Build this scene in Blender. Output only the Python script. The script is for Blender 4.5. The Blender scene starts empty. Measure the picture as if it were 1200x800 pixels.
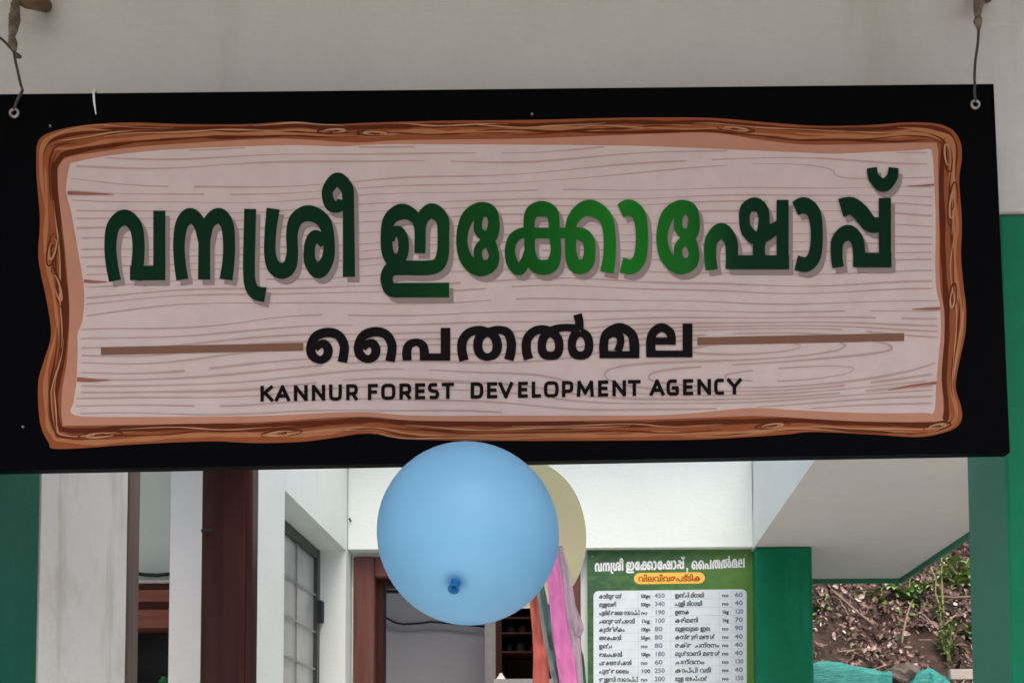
import bpy, bmesh, math, random
from mathutils import Vector, Matrix
random.seed(7)
R = math.radians
sc = bpy.context.scene
COL = sc.collection

# ------------------------------------------------------------------ camera
EYE = 1.3
FPX = 1300.0
PITCH, ROLL = 3.0, -0.35
PPX, PPY = 688.0, 922.0 - FPX * math.tan(R(PITCH))     # principal point in photo pixels
cam = bpy.data.cameras.new('camera')
camo = bpy.data.objects.new('camera', cam); COL.objects.link(camo)
cam.sensor_fit = 'HORIZONTAL'; cam.sensor_width = 36.0
cam.lens = FPX / 1200.0 * 36.0
cam.shift_x = (600.0 - PPX) / 1200.0
cam.shift_y = (PPY - 400.0) / 1200.0
cam.clip_start = 0.05; cam.clip_end = 500.0
CR = Matrix.Rotation(R(90 + PITCH), 4, 'X') @ Matrix.Rotation(R(ROLL), 4, 'Z')
camo.matrix_world = Matrix.Translation((0, 0, EYE)) @ CR
cam.dof.use_dof = True; cam.dof.focus_distance = 1.62; cam.dof.aperture_fstop = 20.0
sc.camera = camo
CR3 = CR.to_3x3()
CO = Vector((0, 0, EYE))

# ------------------------------------------------------------------ daylight (overcast)
SUN_EL, SUN_ROT = 62.0, 165.0
w = bpy.data.worlds.new('World'); sc.world = w; w.use_nodes = True
nt = w.node_tree
bg = nt.nodes['Background']
sky = nt.nodes.new('ShaderNodeTexSky'); sky.sky_type = 'NISHITA'; sky.sun_disc = False
sky.sun_elevation = R(SUN_EL); sky.sun_rotation = R(SUN_ROT); sky.dust_density = 6.0; sky.air_density = 1.2; sky.ozone_density = 0.6
nt.links.new(sky.outputs[0], bg.inputs[0]); bg.inputs[1].default_value = 0.13
sl = bpy.data.lights.new('sun', 'SUN'); sl.energy = 0.55; sl.angle = R(40); sl.color = (1.0, 0.97, 0.93)
so = bpy.data.objects.new('sun', sl); COL.objects.link(so)
a = R(SUN_ROT); sdir = Vector((math.sin(a) * math.cos(R(SUN_EL)), math.cos(a) * math.cos(R(SUN_EL)), math.sin(R(SUN_EL))))
so.rotation_euler = (sdir).to_track_quat('Z', 'Y').to_euler(); so.location = (0, -2, 8)
vs = sc.view_settings
vs.view_transform = 'Standard'; vs.look = 'None'; vs.gamma = 1.0; vs.exposure = 1.17
vs.use_curve_mapping = False
sc.cycles.max_bounces = 10; sc.cycles.diffuse_bounces = 6

# ------------------------------------------------------------------ helpers
def ray(x, y):
    return (CR3 @ Vector(((x - PPX) / FPX, -(y - PPY) / FPX, -1.0)))
def P(x, y, D):                      # photo pixel -> point at depth Y = D
    d = ray(x, y); return CO + d * (D / d.y)

def tag(o, label=None, cat=None, group=None, kind=None):
    if label: o['label'] = label
    if cat: o['category'] = cat
    if group: o['group'] = group
    if kind: o['kind'] = kind
    return o
def empty(name, loc, label, cat, group=None, rz=0):
    o = bpy.data.objects.new(name, None); COL.objects.link(o); o.location = loc; o.rotation_euler = (0, 0, rz)
    o.empty_display_size = 0.1
    return tag(o, label, cat, group)

class MB:
    def __init__(s): s.v = []; s.f = []; s.m = []; s.sm = False
    def face(s, pts, mi=0):
        n = len(s.v); s.v += [tuple(p) for p in pts]; s.f.append(tuple(range(n, n + len(pts)))); s.m.append(mi)
    def box(s, a, b, mi=0):
        x0, y0, z0 = a; x1, y1, z1 = b
        x0, x1 = sorted((x0, x1)); y0, y1 = sorted((y0, y1)); z0, z1 = sorted((z0, z1))
        n = len(s.v)
        s.v += [(x0,y0,z0),(x1,y0,z0),(x1,y1,z0),(x0,y1,z0),(x0,y0,z1),(x1,y0,z1),(x1,y1,z1),(x0,y1,z1)]
        for q in ((0,3,2,1),(4,5,6,7),(0,1,5,4),(1,2,6,5),(2,3,7,6),(3,0,4,7)):
            s.f.append(tuple(n + i for i in q)); s.m.append(mi)
    def tube(s, pts, r, n=8, mi=0, cap=True):
        pts = [Vector(p) for p in pts]; k = len(pts)
        rr = r if isinstance(r, (list, tuple)) else [r] * k
        base = len(s.v); up = None
        for i, p in enumerate(pts):
            t = (pts[min(i + 1, k - 1)] - pts[max(i - 1, 0)]).normalized()
            if up is None:
                up = Vector((0, 0, 1)) if abs(t.z) < 0.9 else Vector((1, 0, 0))
            e1 = t.cross(up).normalized(); e2 = t.cross(e1).normalized(); up = -e2 if e2.dot(up) < 0 else e2
            e2 = up; e1 = t.cross(e2).normalized()
            for j in range(n):
                a_ = 2 * math.pi * j / n
                s.v.append(tuple(p + (e1 * math.cos(a_) + e2 * math.sin(a_)) * rr[i]))
        for i in range(k - 1):
            for j in range(n):
                a0 = base + i * n + j; a1 = base + i * n + (j + 1) % n
                s.f.append((a0, a1, a1 + n, a0 + n)); s.m.append(mi)
        if cap:
            s.f.append(tuple(base + j for j in range(n))); s.m.append(mi)
            s.f.append(tuple(base + (k - 1) * n + j for j in reversed(range(n)))); s.m.append(mi)
    def lathe(s, prof, n=24, mi=0, axis=None):
        base = len(s.v); k = len(prof)
        for (r_, z_) in prof:
            for j in range(n):
                a_ = 2 * math.pi * j / n
                p = Vector((r_ * math.cos(a_), r_ * math.sin(a_), z_))
                s.v.append(tuple(axis @ p if axis else p))
        for i in range(k - 1):
            for j in range(n):
                a0 = base + i * n + j; a1 = base + i * n + (j + 1) % n
                s.f.append((a0, a1, a1 + n, a0 + n)); s.m.append(mi)
    def build(s, name, mats, parent=None, smooth=False, bevel=0, fix=True, loc=None):
        me = bpy.data.meshes.new(name); me.from_pydata(s.v, [], s.f)
        if not isinstance(mats, (list, tuple)): mats = [mats]
        for m_ in mats: me.materials.append(m_)
        me.polygons.foreach_set('material_index', s.m)
        if fix:
            bm = bmesh.new(); bm.from_mesh(me)
            bmesh.ops.recalc_face_normals(bm, faces=bm.faces)
            bm.to_mesh(me); bm.free()
        if smooth: me.polygons.foreach_set('use_smooth', [True] * len(me.polygons))
        me.update()
        o = bpy.data.objects.new(name, me); COL.objects.link(o)
        if parent: o.parent = parent
        if loc is not None: o.location = loc
        if bevel:
            b_ = o.modifiers.new('bevel', 'BEVEL'); b_.width = bevel; b_.segments = 2; b_.limit_method = 'ANGLE'; b_.angle_limit = R(40)
        return o

def rel(o_loc, p): return tuple(Vector(p) - Vector(o_loc))

# ------------------------------------------------------------------ materials
def new_mat(name):
    m = bpy.data.materials.new(name); m.use_nodes = True
    return m, m.node_tree, m.node_tree.nodes['Principled BSDF']
def ramp(nt, fac, stops):
    r_ = nt.nodes.new('ShaderNodeValToRGB')
    e = r_.color_ramp.elements
    while len(e) < len(stops): e.new(0.5)
    for el, (p, c) in zip(e, stops): el.position = p; el.color = (*c, 1) if len(c) == 3 else c
    nt.links.new(fac, r_.inputs[0]); return r_.outputs[0]
def coords(nt, scale=(1, 1, 1), kind='Object'):
    tc = nt.nodes.new('ShaderNodeTexCoord'); mp = nt.nodes.new('ShaderNodeMapping'); mp.inputs['Scale'].default_value = scale
    nt.links.new(tc.outputs[kind], mp.inputs[0]); return mp.outputs[0]
def noise(nt, vec, scale, detail=5, rough=0.6):
    n = nt.nodes.new('ShaderNodeTexNoise'); n.inputs['Scale'].default_value = scale; n.inputs['Detail'].default_value = detail; n.inputs['Roughness'].default_value = rough
    nt.links.new(vec, n.inputs['Vector']); return n.outputs['Fac']
def mixc(nt, fac, a_, b_, mode='MIX'):
    m = nt.nodes.new('ShaderNodeMix'); m.data_type = 'RGBA'; m.blend_type = mode
    for sock, v in ((m.inputs[0], fac), (m.inputs[6], a_), (m.inputs[7], b_)):
        if hasattr(v, 'links'): nt.links.new(v, sock)
        elif isinstance(v, (int, float)): sock.default_value = v
        else: sock.default_value = (*v, 1)
    return m.outputs[2]
def bump(nt, bs, h, strength, dist=0.01):
    b = nt.nodes.new('ShaderNodeBump'); b.inputs['Strength'].default_value = strength; b.inputs['Distance'].default_value = dist
    nt.links.new(h, b.inputs['Height']); nt.links.new(b.outputs[0], bs.inputs['Normal'])

def simple(name, col, rough=0.6, var=0.12, nscale=30, bmp=0.0, metallic=0.0, spec=0.5, stretch=(1, 1, 1)):
    m, nt, bs = new_mat(name)
    v = coords(nt, stretch); n = noise(nt, v, nscale)
    lo = tuple(c * (1 - var) for c in col); hi = tuple(min(1, c * (1 + var)) for c in col)
    c = ramp(nt, n, [(0.3, lo), (0.7, hi)])
    nt.links.new(c, bs.inputs['Base Color']); bs.inputs['Roughness'].default_value = rough; bs.inputs['Metallic'].default_value = metallic
    bs.inputs['Specular IOR Level'].default_value = spec
    if bmp: bump(nt, bs, noise(nt, v, nscale * 3), bmp, 0.004)
    return m

def plaster(name, col, stain=(0.45, 0.40, 0.33), amount=0.5, rough=0.75, bstr=0.25, brush=True):
    m, nt, bs = new_mat(name)
    v = coords(nt)
    fine = noise(nt, v, 60, 6, 0.7)
    big = noise(nt, v, 2.3, 4, 0.6)
    vs_ = coords(nt, (6, 6, 0.7)); streak = noise(nt, vs_, 1.6, 5, 0.65)
    base = ramp(nt, big, [(0.3, tuple(c * 0.93 for c in col)), (0.7, col)])
    base = mixc(nt, ramp(nt, fine, [(0.35, (0.12,) * 3), (0.6, (0, 0, 0))]), base, tuple(c * 0.75 for c in col))
    blot = noise(nt, v, 7.0, 6, 0.7)
    base = mixc(nt, ramp(nt, blot, [(.50, (0, 0, 0)), (.72, (amount * .35,) * 3)]), base, stain)
    sf = ramp(nt, streak, [(0.56, (0, 0, 0)), (0.78, (amount,) * 3)])
    base = mixc(nt, sf, base, stain)
    nt.links.new(base, bs.inputs['Base Color']); bs.inputs['Roughness'].default_value = rough; bs.inputs['Specular IOR Level'].default_value = .15
    vb = coords(nt, (5, 5, 40) if brush else (1, 1, 1))
    hb = nt.nodes.new('ShaderNodeMath'); hb.operation = 'ADD'
    nt.links.new(noise(nt, vb, 3 if brush else 40, 6, 0.7), hb.inputs[0]); nt.links.new(fine, hb.inputs[1])
    bump(nt, bs, hb.outputs[0], bstr, 0.004)
    return m

def wood(name, dark, light, axis='Z', rough=0.45, scale=1.0):
    m, nt, bs = new_mat(name)
    s_ = {'Z': (28, 28, 1.6), 'X': (1.6, 28, 28)}[axis]
    v = coords(nt, tuple(q * scale for q in s_))
    n = noise(nt, v, 1.5, 7, 0.6)
    c = ramp(nt, n, [(0.3, dark), (0.68, light)])
    nt.links.new(c, bs.inputs['Base Color']); bs.inputs['Roughness'].default_value = rough; bs.inputs['Specular IOR Level'].default_value = .2
    bump(nt, bs, n, 0.15, 0.003)
    return m

WHITE = plaster('white_plaster', (0.75, 0.81, 0.785), stain=(.58, .58, .54), amount=0.25)
WHITE_OLD = plaster('stained_white_plaster', (0.86, 0.845, 0.80), stain=(0.44, 0.38, 0.29), amount=0.85)
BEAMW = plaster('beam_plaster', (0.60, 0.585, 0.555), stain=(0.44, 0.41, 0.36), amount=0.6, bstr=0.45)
GREYW = plaster('shaded_white_plaster', (0.55, 0.56, 0.58), amount=0.25)  # white wall colour greyed for the slight shade it stands in
SOFF = plaster('shaded_soffit_plaster', (0.62, 0.60, 0.57), stain=(0.45, 0.43, 0.40), amount=0.5, brush=False)  # white paint greyed for the shade under the slab
GREEN = plaster('green_paint', (0.002, 0.16, 0.078), stain=(0.012, 0.24, 0.14), amount=0.8, rough=0.5, bstr=0.25)
GREEN2 = plaster('lit_side_and_edge_green', (0.040, 0.195, 0.130), stain=(0.09, 0.25, 0.18), amount=0.8, rough=0.55, bstr=0.15)
CEMENT = plaster('bounce_cement_floor', (0.68, 0.67, 0.64), stain=(0.52, 0.50, 0.46), amount=0.5, brush=False)  # pale tone set to bounce light up; the floor is out of view
WOODR = wood('brown_painted_wood', (0.024, 0.007, 0.006), (0.046, 0.014, 0.011))
WOODB = wood('reddish_painted_wood', (0.095, 0.036, 0.031), (0.155, 0.065, 0.056))
WOODG = wood('grey_brown_wood', (0.10, 0.07, 0.06), (0.17, 0.12, 0.10))
WOODX = wood('cabinet_wood', (0.19, 0.055, 0.035), (0.30, 0.10, 0.065), axis='X')
REDB = simple('dark_red_trim', (0.045, 0.004, 0.004), 0.5, spec=.2)
DARK = simple('dark_interior', (0.012, 0.012, 0.014), 0.8)
BLACKC = simple('black_cable', (0.01, 0.01, 0.01), 0.5)
RUST = simple('rusty_steel', (0.11, 0.065, 0.03), 0.8, 0.5, 60, 0.5)
CORD = simple('old_cord', (0.15, 0.115, 0.08), 0.9, 0.7, 70, 0.4)
STEEL = simple('steel', (0.33, 0.31, 0.28), 0.5, 0.1, metallic=0.9)

# ------------------------------------------------------------------ setting: ground, bank
XL, XR = -0.95, 0.665          # porch side planes
YF, YB = 1.73, 1.91            # front and back of the front beam
Y_BW = 4.45                    # back wall plane
Z_SOF = EYE + 0.943            # soffit level
def bank(x, y):
    t = y - 5.35 + 0.10 * math.sin(x * 1.7) + 0.05 * math.sin(x * 4.1 + 1)
    if t < 0: z = 0.0
    elif t < 0.55: z = t * 2.6
    elif t < 0.8: z = 1.43 + (t - 0.55) * 1.0
    else: z = 1.68 + (t - 0.8) * 1.15
    if t > 12: z = 1.68 + 11.2 * 1.15 + (t - 12) * 0.1
    if t > 0: z += min(t * 2, 1) * (.055 * math.sin(x * 11.3 + 2.1 * math.sin(y * 4.7)) * math.sin(y * 8.9 + 1.7 * math.sin(x * 5.3)) + .03 * math.sin(x * 23 + y * 9) * math.sin(y * 19 - x * 6))
    if t > 0: z += 0.07 * math.sin(x * 3.1 + y * 2.0) * min(t, 1) + 0.05 * math.sin(x * 7.3 - y * 5) * min(t, 1)
    return z
soil, snt, sbs = new_mat('soil')
v = coords(snt); n1 = noise(snt, v, 9, 8, 0.7)
snt.links.new(ramp(snt, n1, [(0.3, (0.02, 0.012, 0.008)), (0.55, (0.055, 0.032, 0.022)), (0.75, (0.12, 0.075, 0.055))]), sbs.inputs['Base Color'])
sbs.inputs['Roughness'].default_value = 0.95; bump(snt, sbs, n1, 0.8, 0.05)
g = MB()
g.face([(-200, -200, 0), (200, -200, 0), (200, 200, 0), (-200, 200, 0)])
tag(g.build('ground', soil, fix=False), kind='structure')
g = MB()
nx, ny = 120, 90
xs = [-1.5 + i * 10.5 / nx for i in range(nx + 1)]; ys = [5.2 + (j / ny) ** 2 * 20 + 0.05 * j * 0.3 for j in range(ny + 1)]
for y in ys:
    for x in xs: g.v.append((x, y, bank(x, y) + 0.004 + (random.uniform(-.02, .02) if y > 5.4 else 0)))
for j in range(ny):
    for i in range(nx):
        q = j * (nx + 1) + i; g.f.append((q, q + 1, q + nx + 2, q + nx + 1)); g.m.append(0)
tag(g.build('hillside', soil, smooth=True, fix=False), kind='structure')
fl = MB(); fl.box((-3.4, -5.0, 0.008), (2.2, 5.05, 0.06))
tag(fl.build('floor', CEMENT), kind='structure')

# ------------------------------------------------------------------ building
def thing_mesh(mb, name, mats, label, cat, **k):
    o = mb.build(name, mats, **k); return tag(o, label, cat)
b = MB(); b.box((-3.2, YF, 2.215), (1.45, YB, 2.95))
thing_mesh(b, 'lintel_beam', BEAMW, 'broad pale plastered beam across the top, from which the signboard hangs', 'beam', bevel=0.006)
# right front pillar: the inner face's lighter green paints in the light it catches
b = MB(); b.box((XR, YF + .004, 0.06), (XR + 0.32, YB, 2.213), 0)
o = b.build('pillar', [GREEN, GREEN2], bevel=0.006)
for p in o.data.polygons:
    if p.normal.x < -0.9: p.material_index = 1
tag(o, 'green painted front pillar at the right edge, beside the end of the signboard', 'pillar')
b = MB(); b.box((XL - 0.32, YF + .004, 0.06), (XL, YB, 2.213), 0)
GREEN3 = plaster('teal_green_paint', (0.004, 0.115, 0.072), stain=(0.012, 0.15, 0.10), amount=0.5, rough=0.5, bstr=0.3)
tag(b.build('pillar', GREEN3, bevel=0.006), 'green painted front pillar at the far left, beside the stained white wall', 'pillar')
# back corner pillar
b = MB(); b.box((0.668, 4.33, 0.06), (0.890, 4.60, Z_SOF - .003))
tag(b.build('pillar', GREEN, bevel=0.005), 'bright green corner pillar right of the price list, under the sunshade slab', 'pillar')
# sunshade slab
sh = empty('sunshade_slab', (1.05, 3.4, Z_SOF), 'flat white concrete sunshade slab, greyed for shade, jutting out over the bank on the right', 'sunshade')
b = MB(); b.box((XR - 1.05, YB + .004 - 3.4, 0), (1.429 - 1.05, 5.02 - 3.4, 0.15))
sl_o = b.build('slab', [SOFF, WHITE], sh)
for p in sl_o.data.polygons:
    if p.normal.x < -0.9: p.material_index = 1
b = MB(); e = 0.014
b.box((0.892 - 1.05, 5.0 - 3.4 + .023, -0.020), (1.429 - 1.05 + e + .002, 5.02 - 3.4 + e + .006, 0.152))
b.box((1.429 - 1.05 + .002, YB + .006 - 3.4, -0.020), (1.429 - 1.05 + e + .002, 5.02 - 3.4, 0.152))
b.build('edge_band', GREEN2, sh)
b = MB(); b.box((XR + .002, YB + .004, Z_SOF + .152), (XR + 0.20, 4.60, 2.62))
thing_mesh(b, 'side_beam', WHITE, 'white side beam sloping away above the sunshade slab', 'beam')
# back wall with its proud lintel band
bw = empty('back_wall', (0, Y_BW, 0), 'bright white rear wall behind the blue balloon, with a doorway and the price list', 'wall')
DX0, DX1 = P(415, 700, Y_BW).x, P(680, 700, Y_BW).x
DZT = P(520, 652, Y_BW).z
b = MB()
b.box((XL + .002, 0, 0.06), (DX0 - .002, 0.13, 2.95)); b.box((DX1 + .002, 0, 0.06), (0.667, 0.13, 2.95)); b.box((DX0 - .002, 0.001, DZT + .002), (DX1 + .002, 0.129, 2.95))
b.build('wall_face', WHITE, bw)
b = MB(); b.box((XL + .003, 4.37 - Y_BW, P(520, 642.5, 4.37).z), (0.664, -.002, 2.948))
b.build('lintel_band', WHITE, bw)
df = MB(); fw = 0.085
df.box((DX0, -.02, 0.06), (DX0 + fw, .10, DZT)); df.box((DX1 - fw, -.02, 0.06), (DX1, .10, DZT)); df.box((DX0 + fw + .0005, -.019, DZT - fw), (DX1 - fw - .0005, .099, DZT - .001))
fo = df.build('door_frame', WOODB, bw, bevel=0.006)
dg = MB(); iw = .028     # rebate strip
dg.box((DX0 + fw + .001, .03, .06), (DX0 + fw + iw, .095, DZT - fw - .001)); dg.box((DX1 - fw - iw, .03, .06), (DX1 - fw - .001, .095, DZT - fw - .001)); dg.box((DX0 + fw + iw + .001, .031, DZT - fw - iw), (DX1 - fw - iw - .001, .094, DZT - fw - .002))
dg.build('rebate', WOODR, fo)

# side wall with doorway and window
SW = empty('side_wall', (XL, 3.2, 0), 'white left wall running back from the pillar, with a brown doorway and a barred window', 'wall')
def sx(*p): return rel((XL, 3.2, 0), p)
def DX(px_, py_, X):          # depth at which the ray through a pixel meets the plane x = X
    d = ray(px_, py_); return X / d.x * d.y
D1, D2 = DX(148, 680, XL), DX(300, 680, XL)
W1, W2 = DX(333, 680, XL), DX(405, 680, XL)
ZD, ZW = 2.32, EYE + 0.942
T = 0.135
b = MB()
def wbox(mb, y0, y1, z0, z1, mi=0, x0=XL - T, x1=XL): mb.box(sx(x0, y0, z0), sx(x1, y1, z1), mi)
wbox(b, YB + .003, D1, .06, 2.95)
b.build('front_wall_panel', WHITE_OLD, SW)
b = MB()
wbox(b, D1 + .001, D2, ZD, 2.949); wbox(b, D2 + .001, W1, .06, 2.95); wbox(b, W1 + .001, W2, ZW, 2.949); wbox(b, W1 + .001, W2, .06, 1.0)
wbox(b, W2 + .001, 4.578, .06, 2.95)
b.build('rear_wall_panel', WHITE, SW)
fr = MB()
fr.box(sx(XL - T - .004, D1 + .003, .06), sx(XL + .004, D1 + .056, ZD - .003))
fr2 = MB()
fr2.box(sx(XL - T - .004, D2 - .055, .06), sx(XL - .012, D2 - .002, ZD - .003))
fr2.box(sx(XL - .0115, D2 - .058, .06), sx(XL + .006, D2 - .003, ZD - .004))
fr.build('door_jamb', WOODG, SW, bevel=.003); jm = fr2.build('door_jamb', WOODR, SW, bevel=.003)
fr3 = MB(); fr3.box(sx(XL - T - .003, D1 + .057, ZD - .06), sx(XL + .003, D2 - .059, ZD - .004)); fr3.build('door_head', WOODR, SW, bevel=.003)
h = MB(); hp = P(242, 622, D2 - .06)
h.tube([sx(hp.x + .016, hp.y, hp.z), sx(hp.x, hp.y - .012, hp.z), sx(hp.x - .010, hp.y - .012, hp.z - .003)], .0055, 8); h.build('latch', DARK, jm)
# window
WGREEN = simple('dark_window_paint', (0.035, 0.045, 0.042), 0.5)
wf = MB(); xr = XL - 0.10
t_ = .042
wf.box(sx(xr - .03, W1 + .002, 1.002), sx(xr, W1 + t_, ZW - .002)); wf.box(sx(xr - .03, W2 - t_, 1.002), sx(xr, W2 - .002, ZW - .002))
wf.box(sx(xr - .029, W1 + t_ + .001, ZW - t_), sx(xr - .001, W2 - t_ - .001, ZW - .003)); wf.box(sx(xr - .029, W1 + t_ + .001, 1.003), sx(xr - .001, W2 - t_ - .001, 1.0 + t_))
wfo = wf.build('window', WGREEN, SW, bevel=.002)
gl, gnt, gbs = new_mat('frosted_pane')
v = coords(gnt); n_ = noise(gnt, v, 5, 4)
gnt.links.new(ramp(gnt, n_, [(.3, (.38, .40, .39)), (.7, (.48, .50, .49))]), gbs.inputs['Base Color']); gbs.inputs['Roughness'].default_value = .25
pm = MB(); pm.box(sx(xr - .022, W1 + t_ - .01, 1.0 + t_ - .01), sx(xr - .016, W2 - t_ + .01, ZW - t_ + .01)); pm.build('pane', gl, wfo)
gm = MB()
for k in range(1, 3):
    yy = W1 + t_ + (W2 - W1 - 2 * t_) * k / 3; gm.box(sx(xr - .014, yy - .004, 1.0 + t_ + .001), sx(xr - .009, yy + .004, ZW - t_ - .001))
for k in range(1, 8):
    zz = 1.0 + t_ + (ZW - 1.0 - 2 * t_) * k / 8; gm.box(sx(xr - .009, W1 + t_ + .001, zz - .003), sx(xr - .006, W2 - t_ - .001, zz + .003))
gm.build('bars', simple('grey_bars', (.27, .29, .28), .5), wfo)
hm = MB(); hz = EYE + .69; hm.box(sx(xr + .001, W2 - t_ - .005, hz - .04), sx(xr + .018, W2 - t_ + .036, hz + .045)); hm.build('hinge', DARK, wfo, bevel=.002)

for (x, y) in ((411, 610),):
    p = P(x, y, 4.37); m_ = MB(); m_.tube([p + Vector((0, .003, 0)), p + Vector((0, -.018, -.001)), p + Vector((0, -.022, .006))], .0035, 6)
    tag(m_.build('nail', DARK), 'small dark nail in the white wall corner left of the blue balloon', 'nail')
# left room behind the doorway
b = MB(); b.box((-1.515, 4.0, .06), (XL - T - .003, 4.12, 2.9))
thing_mesh(b, 'inner_wall', GREYW, 'white inner wall, greyed for shade, seen through the left doorway', 'wall')
b = MB(); b.box((-3.2, 5.0, .06), (-1.405, 5.12, 2.9))
thing_mesh(b, 'room_wall', WHITE, 'white far wall of the left room, above the wooden cabinet', 'wall')
b = MB(); b.box((-3.2, YB + .01, .06), (-3.08, 4.99, 2.9)); thing_mesh(b, 'outer_wall', WHITE, 'white outer wall closing the left room', 'wall')
b = MB(); b.box((-3.2, 3.45, 2.905), (XL - T - .004, 5.12, 3.0)); thing_mesh(b, 'dimming_ceiling', WHITE, 'unseen partial ceiling added to dim the left room, above the wooden cabinet', 'ceiling')  # partial cover added to dim the room; its gap admits sky light
# cabinet in left room
cy = 4.80
cx0, cx1 = P(120, 700, cy).x, P(230, 700, cy).x
def zc(y): return P(180, y, cy).z
cb = empty('cabinet', ((cx0 + cx1) / 2, cy, 0.06), 'brown wooden cabinet with dark red bands inside the left doorway', 'cabinet')
def cr(x, y, z): return rel(cb.location, (x, y, z))
def cbox(name, y0, y1, mat, dy=0.0, x0=cx0, x1=cx1, back=4.99):
    m_ = MB(); m_.box(cr(x0, cy + dy, zc(y1)), cr(x1, back, zc(y0))); return m_.build(name, mat, cb, bevel=.002)
cbox('top_board', 680.0, 683.5, simple('pale_board', (.5, .47, .43), .6), -.02)
cbox('top_trim', 684, 690, REDB, -.008)
cbox('upper_drawer', 690.3, 705, WOODX, 0)
cbox('middle_trim', 705.3, 713, REDB, -.008)
cbox('lower_drawer', 713.3, 735, WOODX, 0)
m_ = MB(); zt = zc(735.4)
m_.box(cr(cx0, cy, .06), cr(cx0 + .02, 4.99, zt)); m_.box(cr(cx1 - .02, cy, .06), cr(cx1, 4.99, zt)); m_.box(cr(cx0 + .021, 4.97, .06), cr(cx1 - .021, 4.99, zt)); m_.box(cr(cx0 + .021, cy, zc(802)), cr(cx1 - .021, 4.968, zc(799)))
m_.build('carcass', DARK, cb)
bx = P(191, 797, 4.85)
m_ = MB(); zsh = zc(799) + .001
m_.lathe([(0, 0), (.02, 0), (.022, .004), (.022, .014), (.015, .018), (.010, .030), (0, .030)], 16)
GL = simple('green_plastic', (.03, .25, .06), .4)
bo = m_.build('jar', GL, smooth=False, loc=(bx.x, 4.86, zsh)); tag(bo, 'small green jar standing in the dark cabinet recess', 'jar')
# cable on the left room wall
m_ = MB(); pts = [P(x, y, 4.97) for x, y in ((140, 670), (158, 671), (170, 673), (185, 673.5), (200, 672), (220, 671))]
m_.tube(pts, .0085, 6); o = m_.build('cable', BLACKC, smooth=True); tag(o, 'black cable running along the white wall above the wooden cabinet', 'cable')

# back room
b = MB(); b.box((-1.4, 6.1, .06), (.66, 6.2, 2.9)); b.box((-1.4, 4.6, .06), (-1.3, 6.098, 2.9)); b.box((.56, 4.605, .06), (.66, 6.098, 2.9)); b.box((-1.4, 5.3, 2.905), (.66, 6.2, 2.97))  # unseen ceiling stops short to let sky light into the room
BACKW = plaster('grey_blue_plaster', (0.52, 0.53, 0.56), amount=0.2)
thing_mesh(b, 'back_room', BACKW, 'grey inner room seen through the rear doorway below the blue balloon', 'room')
m_ = MB(); m_.box(P(500, 640, 6.09) - Vector((.004, 0, 0)), (P(500, 640, 6.09).x + .004, 6.098, .07)); 
m_ = MB(); pts = [P(430, 692, 5.9), P(480, 693, 5.9), P(560, 693.5, 5.9), P(640, 694, 5.9)]
m_.tube(pts, .010, 8); o = m_.build('curtain_rod', BLACKC, smooth=True); tag(o, 'black rod across the top of the rear doorway, behind the balloon', 'rod')
m_ = MB(); pts = [P(x, y, 6.05) for x, y in ((425, 712), (440, 720.5), (452, 723), (463, 729), (472, 731), (490, 730), (505, 728), (540, 731), (570, 734))]
m_.tube(pts, .0065, 6); o = m_.build('cable', BLACKC, smooth=True); tag(o, 'thin black cable sagging on the grey room wall below the blue balloon', 'cable')
ky = 5.6
k0, k1 = P(568, 760, ky).x, P(668, 760, ky).x
kb = empty('shelf_unit', ((k0 + k1) / 2, ky, .06), 'dark brown shelf unit inside the rear doorway, right of the balloon knot', 'shelf')
def kr(x, y, z): return rel(kb.location, (x, y, z))
def zk(y): return P(600, y, ky).z
m_ = MB(); m_.box(kr(k0, ky, .06), kr(k0 + .055, 6.0, zk(690))); m_.build('side_panel', simple('grey_board', (.22, .22, .22), .6), kb)
m_ = MB(); m_.box(kr(k0 + .056, ky, zk(797)), kr(k0 + .085, 6.0, zk(690))); m_.box(kr(k1 - .03, ky, zk(797)), kr(k1, 6.0, zk(690))); m_.box(kr(k0 + .086, 5.96, zk(797)), kr(k1 - .031, 6.0, zk(690)))
for y in (708, 722, 740, 762): m_.box(kr(k0 + .086, ky + .01, zk(y + 2)), kr(k1 - .031, 5.958, zk(y)))
m_.build('carcass', WOODR, kb)
m_ = MB(); m_.box(kr(k0 + .056, ky - .12, zk(804)), kr(k1, 6.0, zk(797.6))); m_.build('counter', simple('pale_counter', (.45, .44, .45), .5), kb)
tones = [(.05, .05, .06), (.12, .04, .03), (.06, .05, .03), (.10, .10, .11), (.03, .06, .05)]
PK = [simple('packet_tone', t, .5) for t in tones]
ki = 0
for y in (740, 762):
    xx = k0 + .10
    while xx < k1 - .09:
        wd = random.uniform(.035, .06); hh = random.uniform(.04, .065)
        m_ = MB(); m_.lathe([(0, 0), (wd * .42, 0), (wd * .45, hh * .1), (wd * .45, hh * .75), (wd * .25, hh * .9), (wd * .25, hh), (0, hh)], 14)
        o = m_.build('jar', PK[ki % 5], smooth=False, loc=(xx + wd / 2, ky + .1, zk(y) + .001)); ki += 1
        tag(o, 'small dark jar in the row on the dark shelf unit behind the streamers', 'jar', 'dark jars on the shelf unit')
        xx += wd + random.uniform(.004, .02)
cp = P(587, 797, ky - .05)
m_ = MB(); m_.lathe([(0, 0), (.026, 0), (.026, .004), (.012, .022), (.008, .034), (0, .036)], 18)
o = m_.build('paper_cone', simple('white_paper', (.75, .73, .70), .7), loc=(cp.x, ky - .05, zk(797.6) + .001)); tag(o, 'small white cone shaped object on the pale counter in the rear room', 'ornament')

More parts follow.
